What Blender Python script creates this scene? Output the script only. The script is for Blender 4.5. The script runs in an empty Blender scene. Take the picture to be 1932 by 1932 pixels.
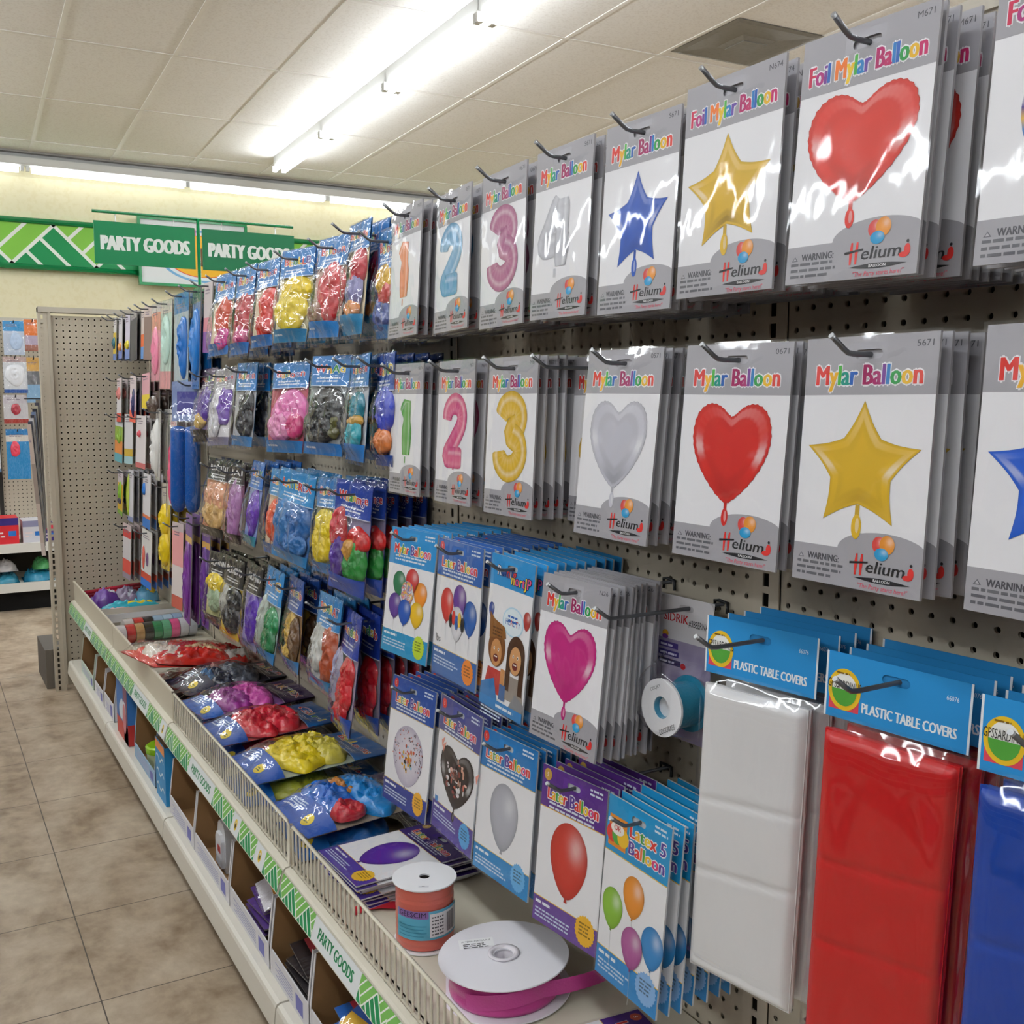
import bpy, math, random
from mathutils import Vector, Matrix, noise
from mathutils.geometry import tessellate_polygon

# ------------------------------------------------------------------ camera, world, exposure
C = bpy.context.scene.collection
S = bpy.context.scene
H0 = 1.28                                   # eye height; tables below give heights relative to the eye
cam_d = bpy.data.cameras.new('camera')
cam = bpy.data.objects.new('camera', cam_d)
C.objects.link(cam)
cam.location = (0, 0, H0)
cam.rotation_euler = (math.radians(90 - 6.379), 0, math.radians(-30.11))
cam_d.sensor_width = 36
cam_d.lens = 36 * 1950 / 1932
cam_d.clip_start = .02
S.camera = cam
w = bpy.data.worlds.new('world')
S.world = w
w.use_nodes = True
w.node_tree.nodes['Background'].inputs[0].default_value = (.9, .95, 1, 1)
w.node_tree.nodes['Background'].inputs[1].default_value = .15
S.view_settings.view_transform = 'Standard'
S.view_settings.look = 'None'
S.view_settings.gamma = 1
S.view_settings.use_curve_mapping = False
S.view_settings.exposure = 0.0
TUBE = 34.0                                 # radiance of the fluorescent tubes
S.cycles.max_bounces = 6
S.cycles.diffuse_bounces = 4
S.cycles.glossy_bounces = 3
S.cycles.use_adaptive_sampling = True
S.cycles.adaptive_threshold = .05
S.cycles.transparent_max_bounces = 12
S.cycles.sample_clamp_indirect = 4
S.cycles.caustics_reflective = False
S.cycles.caustics_refractive = False
S.cycles.use_denoising = True

# ------------------------------------------------------------------ colours and materials
def lin(c):
    if isinstance(c, str):
        c = [int(c[i:i + 2], 16) / 255 for i in (0, 2, 4)]
    else:
        return c
    return tuple(x / 12.92 if x <= .04045 else ((x + .055) / 1.055) ** 2.4 for x in c)

def mixc(a, b, t):
    a, b = lin(a), lin(b)
    t = max(0, min(1, t))
    return tuple(x + (y - x) * t for x, y in zip(a, b))

def tone(c, t):
    return mixc(c, (1, 1, 1), t) if t > 0 else mixc(c, (0, 0, 0), -t)

def nodes(name):
    m = bpy.data.materials.new(name)
    m.use_nodes = True
    nt = m.node_tree
    return m, nt, nt.nodes['Principled BSDF'], nt.nodes['Material Output']

def paint(name, rough, spec=.5, metal=0., coat=0., bump=0., bscale=200.):
    m, nt, p, o = nodes(name)
    a = nt.nodes.new('ShaderNodeAttribute')
    a.attribute_name = 'Col'
    nt.links.new(a.outputs['Color'], p.inputs['Base Color'])
    p.inputs['Roughness'].default_value = rough
    p.inputs['Specular IOR Level'].default_value = spec
    p.inputs['Metallic'].default_value = metal
    p.inputs['Coat Weight'].default_value = coat
    p.inputs['Coat Roughness'].default_value = .1
    if bump:
        n = nt.nodes.new('ShaderNodeTexNoise')
        n.inputs['Scale'].default_value = bscale
        b = nt.nodes.new('ShaderNodeBump')
        b.inputs['Strength'].default_value = bump
        b.inputs['Distance'].default_value = .002
        tc = nt.nodes.new('ShaderNodeTexCoord')
        nt.links.new(tc.outputs['Object'], n.inputs['Vector'])
        nt.links.new(n.outputs[0], b.inputs['Height'])
        nt.links.new(b.outputs[0], p.inputs['Normal'])
    return m

def film_mat(name, rough, gain, bscale, bstr, stretch=(1, 1, 1)):
    """clear plastic film: a thin sheet that lets light through and mirrors some of it"""
    m, nt, p, o = nodes(name)
    nt.nodes.remove(p)
    tr = nt.nodes.new('ShaderNodeBsdfTransparent')
    gl = nt.nodes.new('ShaderNodeBsdfGlossy')
    gl.inputs['Roughness'].default_value = rough
    fr = nt.nodes.new('ShaderNodeLayerWeight')
    pw = nt.nodes.new('ShaderNodeMath')
    pw.operation = 'POWER'
    pw.inputs[1].default_value = 5
    mu = nt.nodes.new('ShaderNodeMath')
    mu.operation = 'MULTIPLY_ADD'
    mu.use_clamp = True
    mu.inputs[1].default_value = .85
    mu.inputs[2].default_value = .045 * gain
    mx = nt.nodes.new('ShaderNodeMixShader')
    tc = nt.nodes.new('ShaderNodeTexCoord')
    mp = nt.nodes.new('ShaderNodeMapping')
    mp.inputs['Scale'].default_value = stretch
    n = nt.nodes.new('ShaderNodeTexNoise')
    n.inputs['Scale'].default_value = bscale
    n.inputs['Detail'].default_value = 2
    b = nt.nodes.new('ShaderNodeBump')
    b.inputs['Strength'].default_value = bstr
    b.inputs['Distance'].default_value = .004
    L = nt.links.new
    L(tc.outputs['Object'], mp.inputs[0]); L(mp.outputs[0], n.inputs['Vector'])
    L(n.outputs[0], b.inputs['Height']); L(b.outputs[0], gl.inputs['Normal']); L(b.outputs[0], fr.inputs['Normal'])
    L(fr.outputs['Facing'], pw.inputs[0]); L(pw.outputs[0], mu.inputs[0]); L(mu.outputs[0], mx.inputs[0])
    L(tr.outputs[0], mx.inputs[1]); L(gl.outputs[0], mx.inputs[2]); L(mx.outputs[0], o.inputs['Surface'])
    return m

M = {}
M['card'] = paint('printed_card', .45, .35)
M['gloss'] = paint('glossy_plastic', .25, .5)
M['matte'] = paint('matte_board', .75, .3)
M['enamel'] = paint('painted_steel', .42, .4, bump=.03, bscale=900)
M['wire'] = paint('dark_wire', .38, .5, metal=.7)
M['rubber'] = paint('crumpled_plastic', .26, .55, bump=.8, bscale=85)
M['satin'] = paint('satin_ribbon', .3, .5, coat=.3, bump=.25, bscale=300)
M['sheet'] = paint('folded_plastic_sheet', .35, .45, bump=.15, bscale=25)
M['film'] = film_mat('clear_sleeve', .05, 1.3, 22, .4, (1, 1, .45))
M['bagfilm'] = film_mat('crinkled_clear_film', .06, 2., 46, 1., (1, 1, .4))

def emit_mat(name, k):
    m, nt, p, o = nodes(name)
    p.inputs['Base Color'].default_value = (.9, .9, .9, 1)
    p.inputs['Emission Color'].default_value = (.915, .965, 1, 1)
    p.inputs['Emission Strength'].default_value = k
    return m
M['tube'] = emit_mat('fluorescent_tube_light', TUBE)
M['walltube'] = emit_mat('dim_wall_tube_light', TUBE * .1)

def pegboard_mat(name, col, slots=False):
    """painted pegboard: round holes on a one inch grid, cut right through the sheet"""
    m, nt, p, o = nodes(name)
    p.inputs['Base Color'].default_value = (*lin(col), 1)
    p.inputs['Roughness'].default_value = .5
    L = nt.links.new
    def math_(op, a, b=None):
        n = nt.nodes.new('ShaderNodeMath'); n.operation = op
        for i, v in enumerate((a, b)):
            if v is None: continue
            if isinstance(v, (int, float)): n.inputs[i].default_value = v
            else: L(v, n.inputs[i])
        return n.outputs[0]
    tc = nt.nodes.new('ShaderNodeTexCoord')
    sp = nt.nodes.new('ShaderNodeSeparateXYZ')
    L(tc.outputs['Object'], sp.inputs[0])
    if slots:
        px, pz, rx, rz = 1., .0254, .0052, .0085
        ax = math_('ABSOLUTE', sp.outputs[0])
        az = math_('ABSOLUTE', math_('SUBTRACT', math_('FRACT', math_('DIVIDE', sp.outputs[2], pz)), .5))
        hole = math_('MULTIPLY', math_('LESS_THAN', ax, rx), math_('LESS_THAN', math_('MULTIPLY', az, pz), rz))
    else:
        g = .0254
        ax = math_('SUBTRACT', math_('FRACT', math_('DIVIDE', sp.outputs[0], g)), .5)
        az = math_('SUBTRACT', math_('FRACT', math_('DIVIDE', sp.outputs[2], g)), .5)
        d = math_('SQRT', math_('ADD', math_('MULTIPLY', ax, ax), math_('MULTIPLY', az, az)))
        hole = math_('LESS_THAN', d, .138)
    tr = nt.nodes.new('ShaderNodeBsdfTransparent')
    mx = nt.nodes.new('ShaderNodeMixShader')
    L(hole, mx.inputs[0]); L(p.outputs[0], mx.inputs[1]); L(tr.outputs[0], mx.inputs[2]); L(mx.outputs[0], o.inputs['Surface'])
    return m
M['peg'] = pegboard_mat('beige_pegboard', 'c6bca9')
M['slot'] = pegboard_mat('slotted_upright', 'c9bfad', True)

def floor_mat():
    m, nt, p, o = nodes('stone_look_floor_tile')
    L = nt.links.new
    tc = nt.nodes.new('ShaderNodeTexCoord')
    n1 = nt.nodes.new('ShaderNodeTexNoise'); n1.inputs['Scale'].default_value = 6.5; n1.inputs['Detail'].default_value = 7; n1.inputs['Roughness'].default_value = .62; n1.inputs['Distortion'].default_value = .25
    n2 = nt.nodes.new('ShaderNodeTexNoise'); n2.inputs['Scale'].default_value = 26; n2.inputs['Detail'].default_value = 5
    mp = nt.nodes.new('ShaderNodeMapping'); mp.inputs['Scale'].default_value = (1, .62, 1)
    r = nt.nodes.new('ShaderNodeValToRGB')
    e = r.color_ramp.elements
    e[0].position = .3; e[0].color = (*lin('857059'), 1)
    e[1].position = .68; e[1].color = (*lin('cdbda6'), 1)
    x = r.color_ramp.elements.new(.48); x.color = (*lin('af9c85'), 1)
    x = r.color_ramp.elements.new(.57); x.color = (*lin('bdac96'), 1)
    mixn = nt.nodes.new('ShaderNodeMath'); mixn.operation = 'MULTIPLY_ADD'; mixn.inputs[1].default_value = .25
    L(tc.outputs['Object'], mp.inputs[0]); L(mp.outputs[0], n1.inputs['Vector']); L(tc.outputs['Object'], n2.inputs['Vector'])
    sub = nt.nodes.new('ShaderNodeMath'); sub.operation = 'SUBTRACT'; sub.inputs[1].default_value = .5
    L(n2.outputs[0], sub.inputs[0]); L(sub.outputs[0], mixn.inputs[0]); L(n1.outputs[0], mixn.inputs[2]); L(mixn.outputs[0], r.inputs[0])
    # grout lines from a brick texture laid as square tiles
    br = nt.nodes.new('ShaderNodeTexBrick')
    br.offset = 0; br.inputs['Scale'].default_value = 1
    br.inputs['Brick Width'].default_value = .416; br.inputs['Row Height'].default_value = .416
    br.inputs['Mortar Size'].default_value = .0016; br.inputs['Mortar Smooth'].default_value = .2
    mq = nt.nodes.new('ShaderNodeMapping'); mq.inputs['Location'].default_value = (-.283 + .416 * 20, -2.231 + .416 * 20, 0)
    L(tc.outputs['Object'], mq.inputs[0]); L(mq.outputs[0], br.inputs['Vector'])
    mx = nt.nodes.new('ShaderNodeMix'); mx.data_type = 'RGBA'
    L(br.outputs['Fac'], mx.inputs[0]); L(r.outputs[0], mx.inputs[6]); mx.inputs[7].default_value = (*lin('4a3f35'), 1)
    L(mx.outputs[2], p.inputs['Base Color'])
    p.inputs['Roughness'].default_value = .38
    b = nt.nodes.new('ShaderNodeBump'); b.inputs['Strength'].default_value = .15; b.inputs['Distance'].default_value = .002
    L(n1.outputs[0], b.inputs['Height']); L(b.outputs[0], p.inputs['Normal'])
    return m

def speckle_mat(name, a, b, scale, rough=.9, bump=.2):
    m, nt, p, o = nodes(name)
    L = nt.links.new
    tc = nt.nodes.new('ShaderNodeTexCoord')
    n = nt.nodes.new('ShaderNodeTexNoise'); n.inputs['Scale'].default_value = scale; n.inputs['Detail'].default_value = 3
    r = nt.nodes.new('ShaderNodeValToRGB')
    r.color_ramp.elements[0].position = .36; r.color_ramp.elements[0].color = (*lin(a), 1)
    r.color_ramp.elements[1].position = .5; r.color_ramp.elements[1].color = (*lin(b), 1)
    L(tc.outputs['Object'], n.inputs['Vector']); L(n.outputs[0], r.inputs[0]); L(r.outputs[0], p.inputs['Base Color'])
    p.inputs['Roughness'].default_value = rough
    bu = nt.nodes.new('ShaderNodeBump'); bu.inputs['Strength'].default_value = bump; bu.inputs['Distance'].default_value = .002
    L(n.outputs[0], bu.inputs['Height']); L(bu.outputs[0], p.inputs['Normal'])
    return m
M['floor'] = floor_mat()
M['ceil'] = speckle_mat('mineral_ceiling_tile', 'ebe8e4', 'f4f2ef', 90)
M['wall'] = speckle_mat('cream_wall_paint', 'efe5bd', 'f3eac6', 30, .7, .05)
M['wall_plain'] = speckle_mat('white_wall_paint', 'd9d9da', 'dededf', 30, .7, .05)
M['vent'] = speckle_mat('vent_grey', '77736b', '7d7971', 40, .6, .02)

# ------------------------------------------------------------------ mesh building
EPS = .00013
GL = {}
def glyph(ch):
    if ch in GL: return GL[ch]
    def raw(t):
        cu = bpy.data.curves.new('glyph', 'FONT')
        cu.body = t; cu.resolution_u = 2; cu.fill_mode = 'FRONT'
        ob = bpy.data.objects.new('glyph', cu)
        me = bpy.data.meshes.new_from_object(ob)
        v = [(p.co.x, p.co.y) for p in me.vertices]
        f = [tuple(p.vertices) for p in me.polygons]
        bpy.data.objects.remove(ob); bpy.data.curves.remove(cu); bpy.data.meshes.remove(me)
        return v, f
    v, f = raw(ch) if ch != ' ' else ([], [])
    base = max(p[0] for p in raw('l')[0])
    adv = max(p[0] for p in raw(ch + 'l')[0]) - base
    GL[ch] = (v, f, adv)
    return GL[ch]
CAP = max(p[1] for p in glyph('H')[0])

class G:
    """a mesh in the making, one colour per vertex. Art calls draw in the local XZ plane facing -Y,
    each layer a hair in front of the last; warp(u, v) gives how far the sheet bulges forward."""
    def __init__(s, warp=None):
        s.v = []; s.f = []; s.c = []; s.sm = []; s.warp = warp
    def add(s, pts, faces, cols, smooth=False):
        n = len(s.v)
        s.v += [tuple(p) for p in pts]
        if not (isinstance(cols, list) and len(cols) == len(pts)):
            cols = [lin(cols)] * len(pts)
        s.c += cols
        s.f += [tuple(i + n for i in f) for f in faces]
        s.sm += [smooth] * len(faces)
        return s
    def box(s, x0, y0, z0, x1, y1, z1, col, inner=None):
        p = [(x, y, z) for z in (z0, z1) for y in (y0, y1) for x in (x0, x1)]
        return s.add(p, [(0, 2, 3, 1), (4, 5, 7, 6), (0, 1, 5, 4), (2, 6, 7, 3), (0, 4, 6, 2), (1, 3, 7, 5)], col)
    def prism(s, prof, a, b, col, axis='y'):
        """a closed outline extruded along an axis"""
        n = len(prof)
        if axis == 'y': P = [(x, a, z) for x, z in prof] + [(x, b, z) for x, z in prof]
        elif axis == 'x': P = [(a, y, z) for y, z in prof] + [(b, y, z) for y, z in prof]
        else: P = [(x, y, a) for x, y in prof] + [(x, y, b) for x, y in prof]
        tri = tessellate_polygon([[Vector((q[0], q[1], 0)) for q in prof]])
        F = [(i, (i + 1) % n, (i + 1) % n + n, i + n) for i in range(n)]
        F += [tuple(t) for t in tri] + [tuple(i + n for i in t) for t in tri]
        return s.add(P, F, col)
    def tube(s, path, r, col, n=8, cap=True):
        path = [Vector(p) for p in path]
        P = []; F = []
        up = Vector((0, 0, 1))
        for i, p in enumerate(path):
            d = (path[min(i + 1, len(path) - 1)] - path[max(i - 1, 0)]).normalized()
            a = d.cross(up if abs(d.z) < .9 else Vector((1, 0, 0))).normalized()
            b = d.cross(a)
            for k in range(n):
                t = 2 * math.pi * k / n
                P.append(p + (a * math.cos(t) + b * math.sin(t)) * r)
        for i in range(len(path) - 1):
            for k in range(n):
                F.append((i * n + k, i * n + (k + 1) % n, (i + 1) * n + (k + 1) % n, (i + 1) * n + k))
        s.add(P, F, col, True)
        if cap:
            m = len(s.v) - len(P)
            s.f += [tuple(m + k for k in range(n)), tuple(m + len(P) - n + k for k in range(n))]
            s.sm += [False, False]
        return s
    def lathe(s, prof, col, n=40, o=(0, 0, 0)):
        """prof: (radius, height[, colour]) round a vertical axis"""
        P = []; F = []; cols = []
        for q in prof:
            for k in range(n):
                t = 2 * math.pi * k / n
                P.append((o[0] + q[0] * math.cos(t), o[1] + q[0] * math.sin(t), o[2] + q[1]))
                cols.append(lin(q[2] if len(q) > 2 else col))
        for i in range(len(prof) - 1):
            for k in range(n):
                F.append((i * n + k, i * n + (k + 1) % n, (i + 1) * n + (k + 1) % n, (i + 1) * n + k))
        s.add(P, F, cols, False)
        return s
    # ---- flat art
    def P(s, u, v, L):
        d = s.warp(u, v) if s.warp else 0
        return (u, -(d + L * EPS), v)
    def rect(s, u0, v0, u1, v1, col, L=1, nx=1, nz=1, fn=None):
        if s.warp: nx = max(nx, int(abs(u1 - u0) / .008) + 1); nz = max(nz, int(abs(v1 - v0) / .008) + 1)
        P = []; cols = []
        for j in range(nz + 1):
            for i in range(nx + 1):
                u = u0 + (u1 - u0) * i / nx; v = v0 + (v1 - v0) * j / nz
                P.append(s.P(u, v, L)); cols.append(fn(i / nx, j / nz) if fn else lin(col))
        F = [(j * (nx + 1) + i, j * (nx + 1) + i + 1, (j + 1) * (nx + 1) + i + 1, (j + 1) * (nx + 1) + i) for j in range(nz) for i in range(nx)]
        return s.add(P, F, cols, bool(s.warp))
    def poly(s, pts, col, L=1, holes=()):
        loops = [pts] + list(holes)
        tri = tessellate_polygon([[Vector((a, b, 0)) for a, b in l] for l in loops])
        allp = [q for l in loops for q in l]
        return s.add([s.P(a, b, L) for a, b in allp], [tuple(t) for t in tri], col)
    def rings(s, out, c, levels, fn, L=1):
        n = len(out); P = []; cols = []; F = []
        for k in levels:
            for i, (a, b) in enumerate(out):
                u = c[0] + (a - c[0]) * k; v = c[1] + (b - c[1]) * k
                P.append(s.P(u, v, L)); cols.append(fn(u, v, k, i / n))
        for j in range(len(levels) - 1):
            for i in range(n):
                F.append((j * n + i, j * n + (i + 1) % n, (j + 1) * n + (i + 1) % n, (j + 1) * n + i))
        return s.add(P, F, cols, True)
    def disc(s, cx, cy, rx, ry, col, L=1, n=24, a0=0, a1=2 * math.pi):
        full = abs(a1 - a0) > 6.2
        return s.poly([(cx + rx * math.cos(a0 + (a1 - a0) * i / n), cy + ry * math.sin(a0 + (a1 - a0) * i / n)) for i in range(n + (0 if full else 1))], col, L)
    def burst(s, cx, cy, r, col, L=1, n=22):
        return s.poly([(cx + r * (1 if i % 2 else .9) * math.cos(math.pi * i / n), cy + r * (1 if i % 2 else .9) * math.sin(math.pi * i / n)) for i in range(2 * n)], col, L)
    def text(s, t, u, v, h, cols, L=1, bold=0., width=None, align='c', shear=0., rot=0., outline=None, wave=0.):
        """bold and the pale outline are built from copies of each letter shifted by a fraction of its height"""
        k = h / CAP
        gs = [glyph(c) for c in t]
        tot = sum(g[2] for g in gs)
        sx = k if not width else width / tot
        x = u - (tot * sx / 2 if align == 'c' else tot * sx if align == 'r' else 0)
        cl = cols if isinstance(cols, list) else [cols]
        ci = 0
        cr, sr = math.cos(rot), math.sin(rot)
        for ch, g in zip(t, gs):
            if ch != ' ':
                col = cl[ci % len(cl)]; ci += 1
                dy = wave * math.sin(ci * 2.1)
                b = bold * h
                passes = [((-b, 0), col, 1), ((b, 0), col, 1)] if bold > .02 else [((0, 0), col, 1)]
                if bold > .05: passes.append(((0, 0), col, 1))
                if outline:
                    o = (outline[0] + bold) * h
                    passes = [((o * math.cos(a), o * .8 * math.sin(a)), outline[1], 0) for a in (.5, 1.57, 2.64, 3.64, 4.71, 5.78)] + passes
                for pi_, ((ox, oy), cc, dl) in enumerate(passes):
                    pts = []
                    for a, q in g[0]:
                        uu = x + (a + shear * q) * sx - u + ox; vv = q * k + dy + oy
                        pts.append(s.P(u + uu * cr - vv * sr, v + uu * sr + vv * cr, L + (dl if outline else 0) + pi_ * .1))
                    s.add(pts, g[1], cc)
            x += g[2] * sx
        return s
    def smalltext(s, u, v, w, lines, h, col, L=1, seed=0, rag=.25):
        """lines of print too small to read: word-length dashes"""
        r = random.Random(seed)
        for i in range(lines):
            x = u; y = v - i * h * 1.7; end = u + w * (1 - rag * r.random())
            while x < end:
                ww = min(end - x, h * r.uniform(1.2, 4.2))
                s.rect(x, y, x + ww, y + h * .8, col, L)
                x += ww + h * .55
        return s
    def mesh(s, name):
        me = bpy.data.meshes.new(name)
        me.from_pydata(s.v, [], s.f)
        at = me.color_attributes.new('Col', 'FLOAT_COLOR', 'POINT')
        flat = []
        for c in s.c: flat += [c[0], c[1], c[2], 1.]
        at.data.foreach_set('color', flat)
        me.polygons.foreach_set('use_smooth', s.sm)
        me.update()
        return me

def obj(name, g, mat, parent=None, loc=None, rot=None):
    me = g.mesh(name) if isinstance(g, G) else g
    if not me.materials: me.materials.append(M[mat] if isinstance(mat, str) else mat)
    o = bpy.data.objects.new(name, me)
    C.objects.link(o)
    if parent: o.parent = parent
    if loc: o.location = loc
    if rot: o.rotation_euler = rot
    return o
def tag(o, label, cat, group=None):
    o['label'] = label; o['category'] = cat
    if group: o['group'] = group
    return o
def struct(name, g, mat, loc=None, rot=None):
    o = obj(name, g, mat, None, loc, rot); o['kind'] = 'structure'; return o
def empty(name, loc=(0, 0, 0), rot=(0, 0, 0)):
    o = bpy.data.objects.new(name, None); C.objects.link(o); o.location = loc; o.rotation_euler = rot
    o.empty_display_size = .02
    return o
def dup(o, label, group=None, kids=True):
    c = o.copy(); C.objects.link(c); c['label'] = label
    if group: c['group'] = group
    if kids:
        for ch in list(o.children):
            d = ch.copy(); C.objects.link(d); d.parent = c
    return c
ORD = 'second third fourth fifth sixth seventh eighth ninth tenth eleventh twelfth'.split()
R = math.radians
NV = lambda x, y, z: noise.noise(Vector((x, y, z)))
ridge = lambda x, y, z: 1 - abs(NV(x, y, z)) * 2.2

# ------------------------------------------------------------------ the room
struct('floor', G().box(-4.6, -3.2, -.1, 8, 9.12, 0, 'ffffff'), M['floor'])
struct('wall_far', G().box(-4.6, 9.12, 0, 8, 9.22, H0 + 1.87, 'ffffff'), M['wall'])
struct('wall_left', G().box(-4.7, -3.2, 0, -4.6, 9.12, H0 + 1.87, 'ffffff'), M['wall_plain'])
struct('wall_right', G().box(8, -3.2, 0, 8.1, 9.12, H0 + 1.87, 'ffffff'), M['wall_plain'])
struct('wall_near', G().box(-4.6, -3.3, 0, 8, -3.2, H0 + 1.87, 'ffffff'), M['wall_plain'])
struct('ceiling', G().box(-4.7, -3.3, H0 + 1.87, 8.1, 9.22, H0 + 1.95, 'ffffff'), M['ceil'])
CA = R(-2.5)                                # the ceiling grid runs a little askew to the shelving
def crot(x, y): return (x * math.cos(CA) - y * math.sin(CA), x * math.sin(CA) + y * math.cos(CA))
g = G()
for i in range(-8, 13):
    x = .518 + .59 * i
    g.box(x - .012, -3.2, -.004, x + .012, 9.2, .002, 'efece8')
for j in range(-7, 3):
    y = 6.13 + 1.235 * j
    g.box(-4.4, y - .012, -.0041, 7.8, y + .012, .002, 'e6e3de')
struct('trim_1', g, 'enamel', (0, 0, H0 + 1.87), (0, 0, CA))
# grey square air vent in one ceiling tile
t = empty('ceiling_vent', (*crot(3.77, 4.52), H0 + 1.866), (0, 0, CA))
tag(t, 'square grey air vent set in the ceiling tiles above the balloon packs', 'vent')
g = G()
a = .285
prof = [(a, 0), (a - .03, -.006), (.17, -.002), (.11, .0), (.085, -.012), (.075, -.014)]
P = []; F = []
for q, z in prof:
    P += [(-q, -q, z), (q, -q, z), (q, q, z), (-q, q, z)]
for i in range(len(prof) - 1):
    for k in range(4): F.append((i * 4 + k, i * 4 + (k + 1) % 4, (i + 1) * 4 + (k + 1) % 4, (i + 1) * 4 + k))
g.add(P, F, 'ffffff')
obj('vent_frame', g, M['vent'], t)
obj('vent_plate', G().box(-.078, -.078, -.018, .078, .078, -.012, 'ffffff'), M['vent'], t)

# ------------------------------------------------------------------ fluorescent fixtures
def fixture(two):
    t = empty('ceiling_light')
    tag(t, 'x', 'light')
    g = G(); g.box(-.62, -.036 if two else -.055, -.006, .62, .036 if two else .055, .078 if two else .05, 'e8e8e6')
    obj('channel', g, 'enamel', t)
    ys = (-.037, .037) if two else (0,)
    for y in ys:
        obj('tube', G().tube([(-.575, y, -.03), (.575, y, -.03)], .0165 if two else .03, 'ffffff', 10), 'tube' if two else 'walltube', t)
    for sx in (-1, 1):
        for y in ys: obj('lamp_holder', G().box(sx * .6 - .012, y - .016, -.045, sx * .6 + .012, y + .016, .0, 'd9d9d6'), 'gloss', t)
    return t
zf = H0 + 1.79
fx = fixture(True)
first = True
for r, x in enumerate((2.255, -.66, -3.61, 5.24)):
    for k in range(9):
        y = 7.66 - 1.23 * k
        px, py = crot(x, y)
        if py > 8.5 or py < -2.6: continue
        lab = (['twin-tube ceiling light at the far end of the lit row above the shelving', 'twin-tube ceiling light second from the far end of the lit row',
                'twin-tube ceiling light third from the far end of the lit row', 'twin-tube ceiling light fourth from the far end of the lit row'][k] if r == 0 and k < 4
               else 'twin-tube ceiling light in a row outside the view')
        gr = 'ceiling lights above the shelving' if r == 0 and k < 4 else 'ceiling lights outside the view'
        o = fx if first else dup(fx, lab, gr)
        o['label'] = lab; o['group'] = gr; first = False
        o.location = (px, py, zf); o.rotation_euler = (0, 0, math.pi / 2 + CA)
wx = fixture(False)
labs = ['wall-top light tube left of the first full tube above the green band', 'long bright light tube along the wall top above the green band', 'wall-top light tube above the two hanging green signs',
        'wall-top light tube running behind the number packs', 'wall-top light hidden behind the packs']
for k, x in enumerate((.25, 1.49, 2.70, 3.92, 5.14, -.97, -2.2)):
    o = wx if k == 0 else dup(wx, labs[min(k, 4)])
    o['label'] = labs[min(k, 4)] if k < 5 else 'wall-top light tube left of the view'
    o['group'] = 'lights along the far wall' if k < 4 else 'lights along the far wall outside the view'
    o.location = (x, 8.98, H0 + 1.77)
g = G(); g.box(-4.5, 8.99, H0 + 1.79, 7.9, 9.12, H0 + 1.868, 'cfcfcd'); g.box(-4.5, 8.93, H0 + 1.855, 7.9, 9.12, H0 + 1.869, '9c9a96')
struct('trim_2', g, 'enamel')

# ------------------------------------------------------------------ wall band, framed picture, hanging signs
def chevron(g, u0, u1, v0, v1, L=1, dark='0d8a4e', lime='86c84a', line='f4f8f0', lw=.07, nl=3, start=0):
    h = v1 - v0
    g.rect(u0, v0, u1, v1, dark, L)
    def clip(pts):
        for lim, sg in ((u0, 1), (u1, -1)):
            out = []
            for i in range(len(pts)):
                p, q = pts[i], pts[(i + 1) % len(pts)]
                ip, iq = (p[0] - lim) * sg >= 0, (q[0] - lim) * sg >= 0
                if ip: out.append(p)
                if ip != iq:
                    t_ = (lim - p[0]) / (q[0] - p[0]); out.append((lim, p[1] + t_ * (q[1] - p[1])))
            pts = out
            if not pts: return []
        return pts
    def dr(pts, col, l):
        pts = clip(pts)
        if len(pts) > 2: g.poly(pts, col, l)
    def line_(a, b, l):
        d = h * lw
        dr([(a[0] - d, a[1]), (a[0] + d, a[1]), (b[0] + d, b[1]), (b[0] - d, b[1])], line, l)
    x = u0 - 2 * h + start * h
    while x < u1 + h:
        dr([(x + h, v1), (x + 3 * h, v1), (x + 2 * h, v0)], lime, L + 1)
        for k in range(1, nl + 1):
            q = k / (nl + 1)
            # stripes in the dark triangle lean one way, in the lime triangle the other
            line_((x + h * q, v0 + h * q), (x + 2 * h * q, v0), L + 2)
            line_((x + h + h * q, v1 - h * q), (x + h + 2 * h * q, v1), L + 2)
        line_((x, v0), (x + h, v1), L + 3); line_((x + h, v1), (x + 2 * h, v0), L + 3)
        x += 2 * h
t = empty('wall_band_sign', (0, 9.085, H0 + 1.19))
tag(t, 'long green band with white and lime chevrons along the cream far wall', 'sign')
g = G(); g.box(-4.4, -.02, -.19, 6, .03, .19, '0d8a4e'); g.warp = lambda u, v: .021
chevron(g, -4.4, 6, -.155, .155, 1, lw=.06, nl=2, start=.62)
obj('chevron_panel', g, 'card', t)
for z in (-.178, .178):
    obj('rail', G().tube([(-4.4, -.03, z), (6, -.03, z)], .021, '0b7d46', 12), 'gloss', t)
t = empty('framed_wall_picture', (2.14, 9.03, H0 + 1.19))
tag(t, 'green framed white picture of a yellow clock behind the hanging signs', 'picture')
a, b = .43, .255
g = G(); g.box(-a, -.012, -b, a, .02, b, 'eef2f4'); g.warp = lambda u, v: .0125
g.disc(.08, -.02, .37, .215, '7db7e2', 1, 48); g.disc(.08, -.02, .345, .198, 'e9f3fa', 2, 48); g.disc(.08, -.02, .31, .175, 'e8604a', 3, 48); g.disc(.08, -.02, .30, .168, 'f6bd2c', 4, 48)
g.rect(-.02, -.02, .02, .2, 'f2b431', 5); g.rect(-.02, .15, .02, .2, 'd86a9a', 6)
g.rect(.05, -.1, .07, .05, '6b4a1d', 5); g.rect(.06, -.1, .16, -.085, '6b4a1d', 5)
obj('picture_print', g, 'card', t)
g = G()
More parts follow.
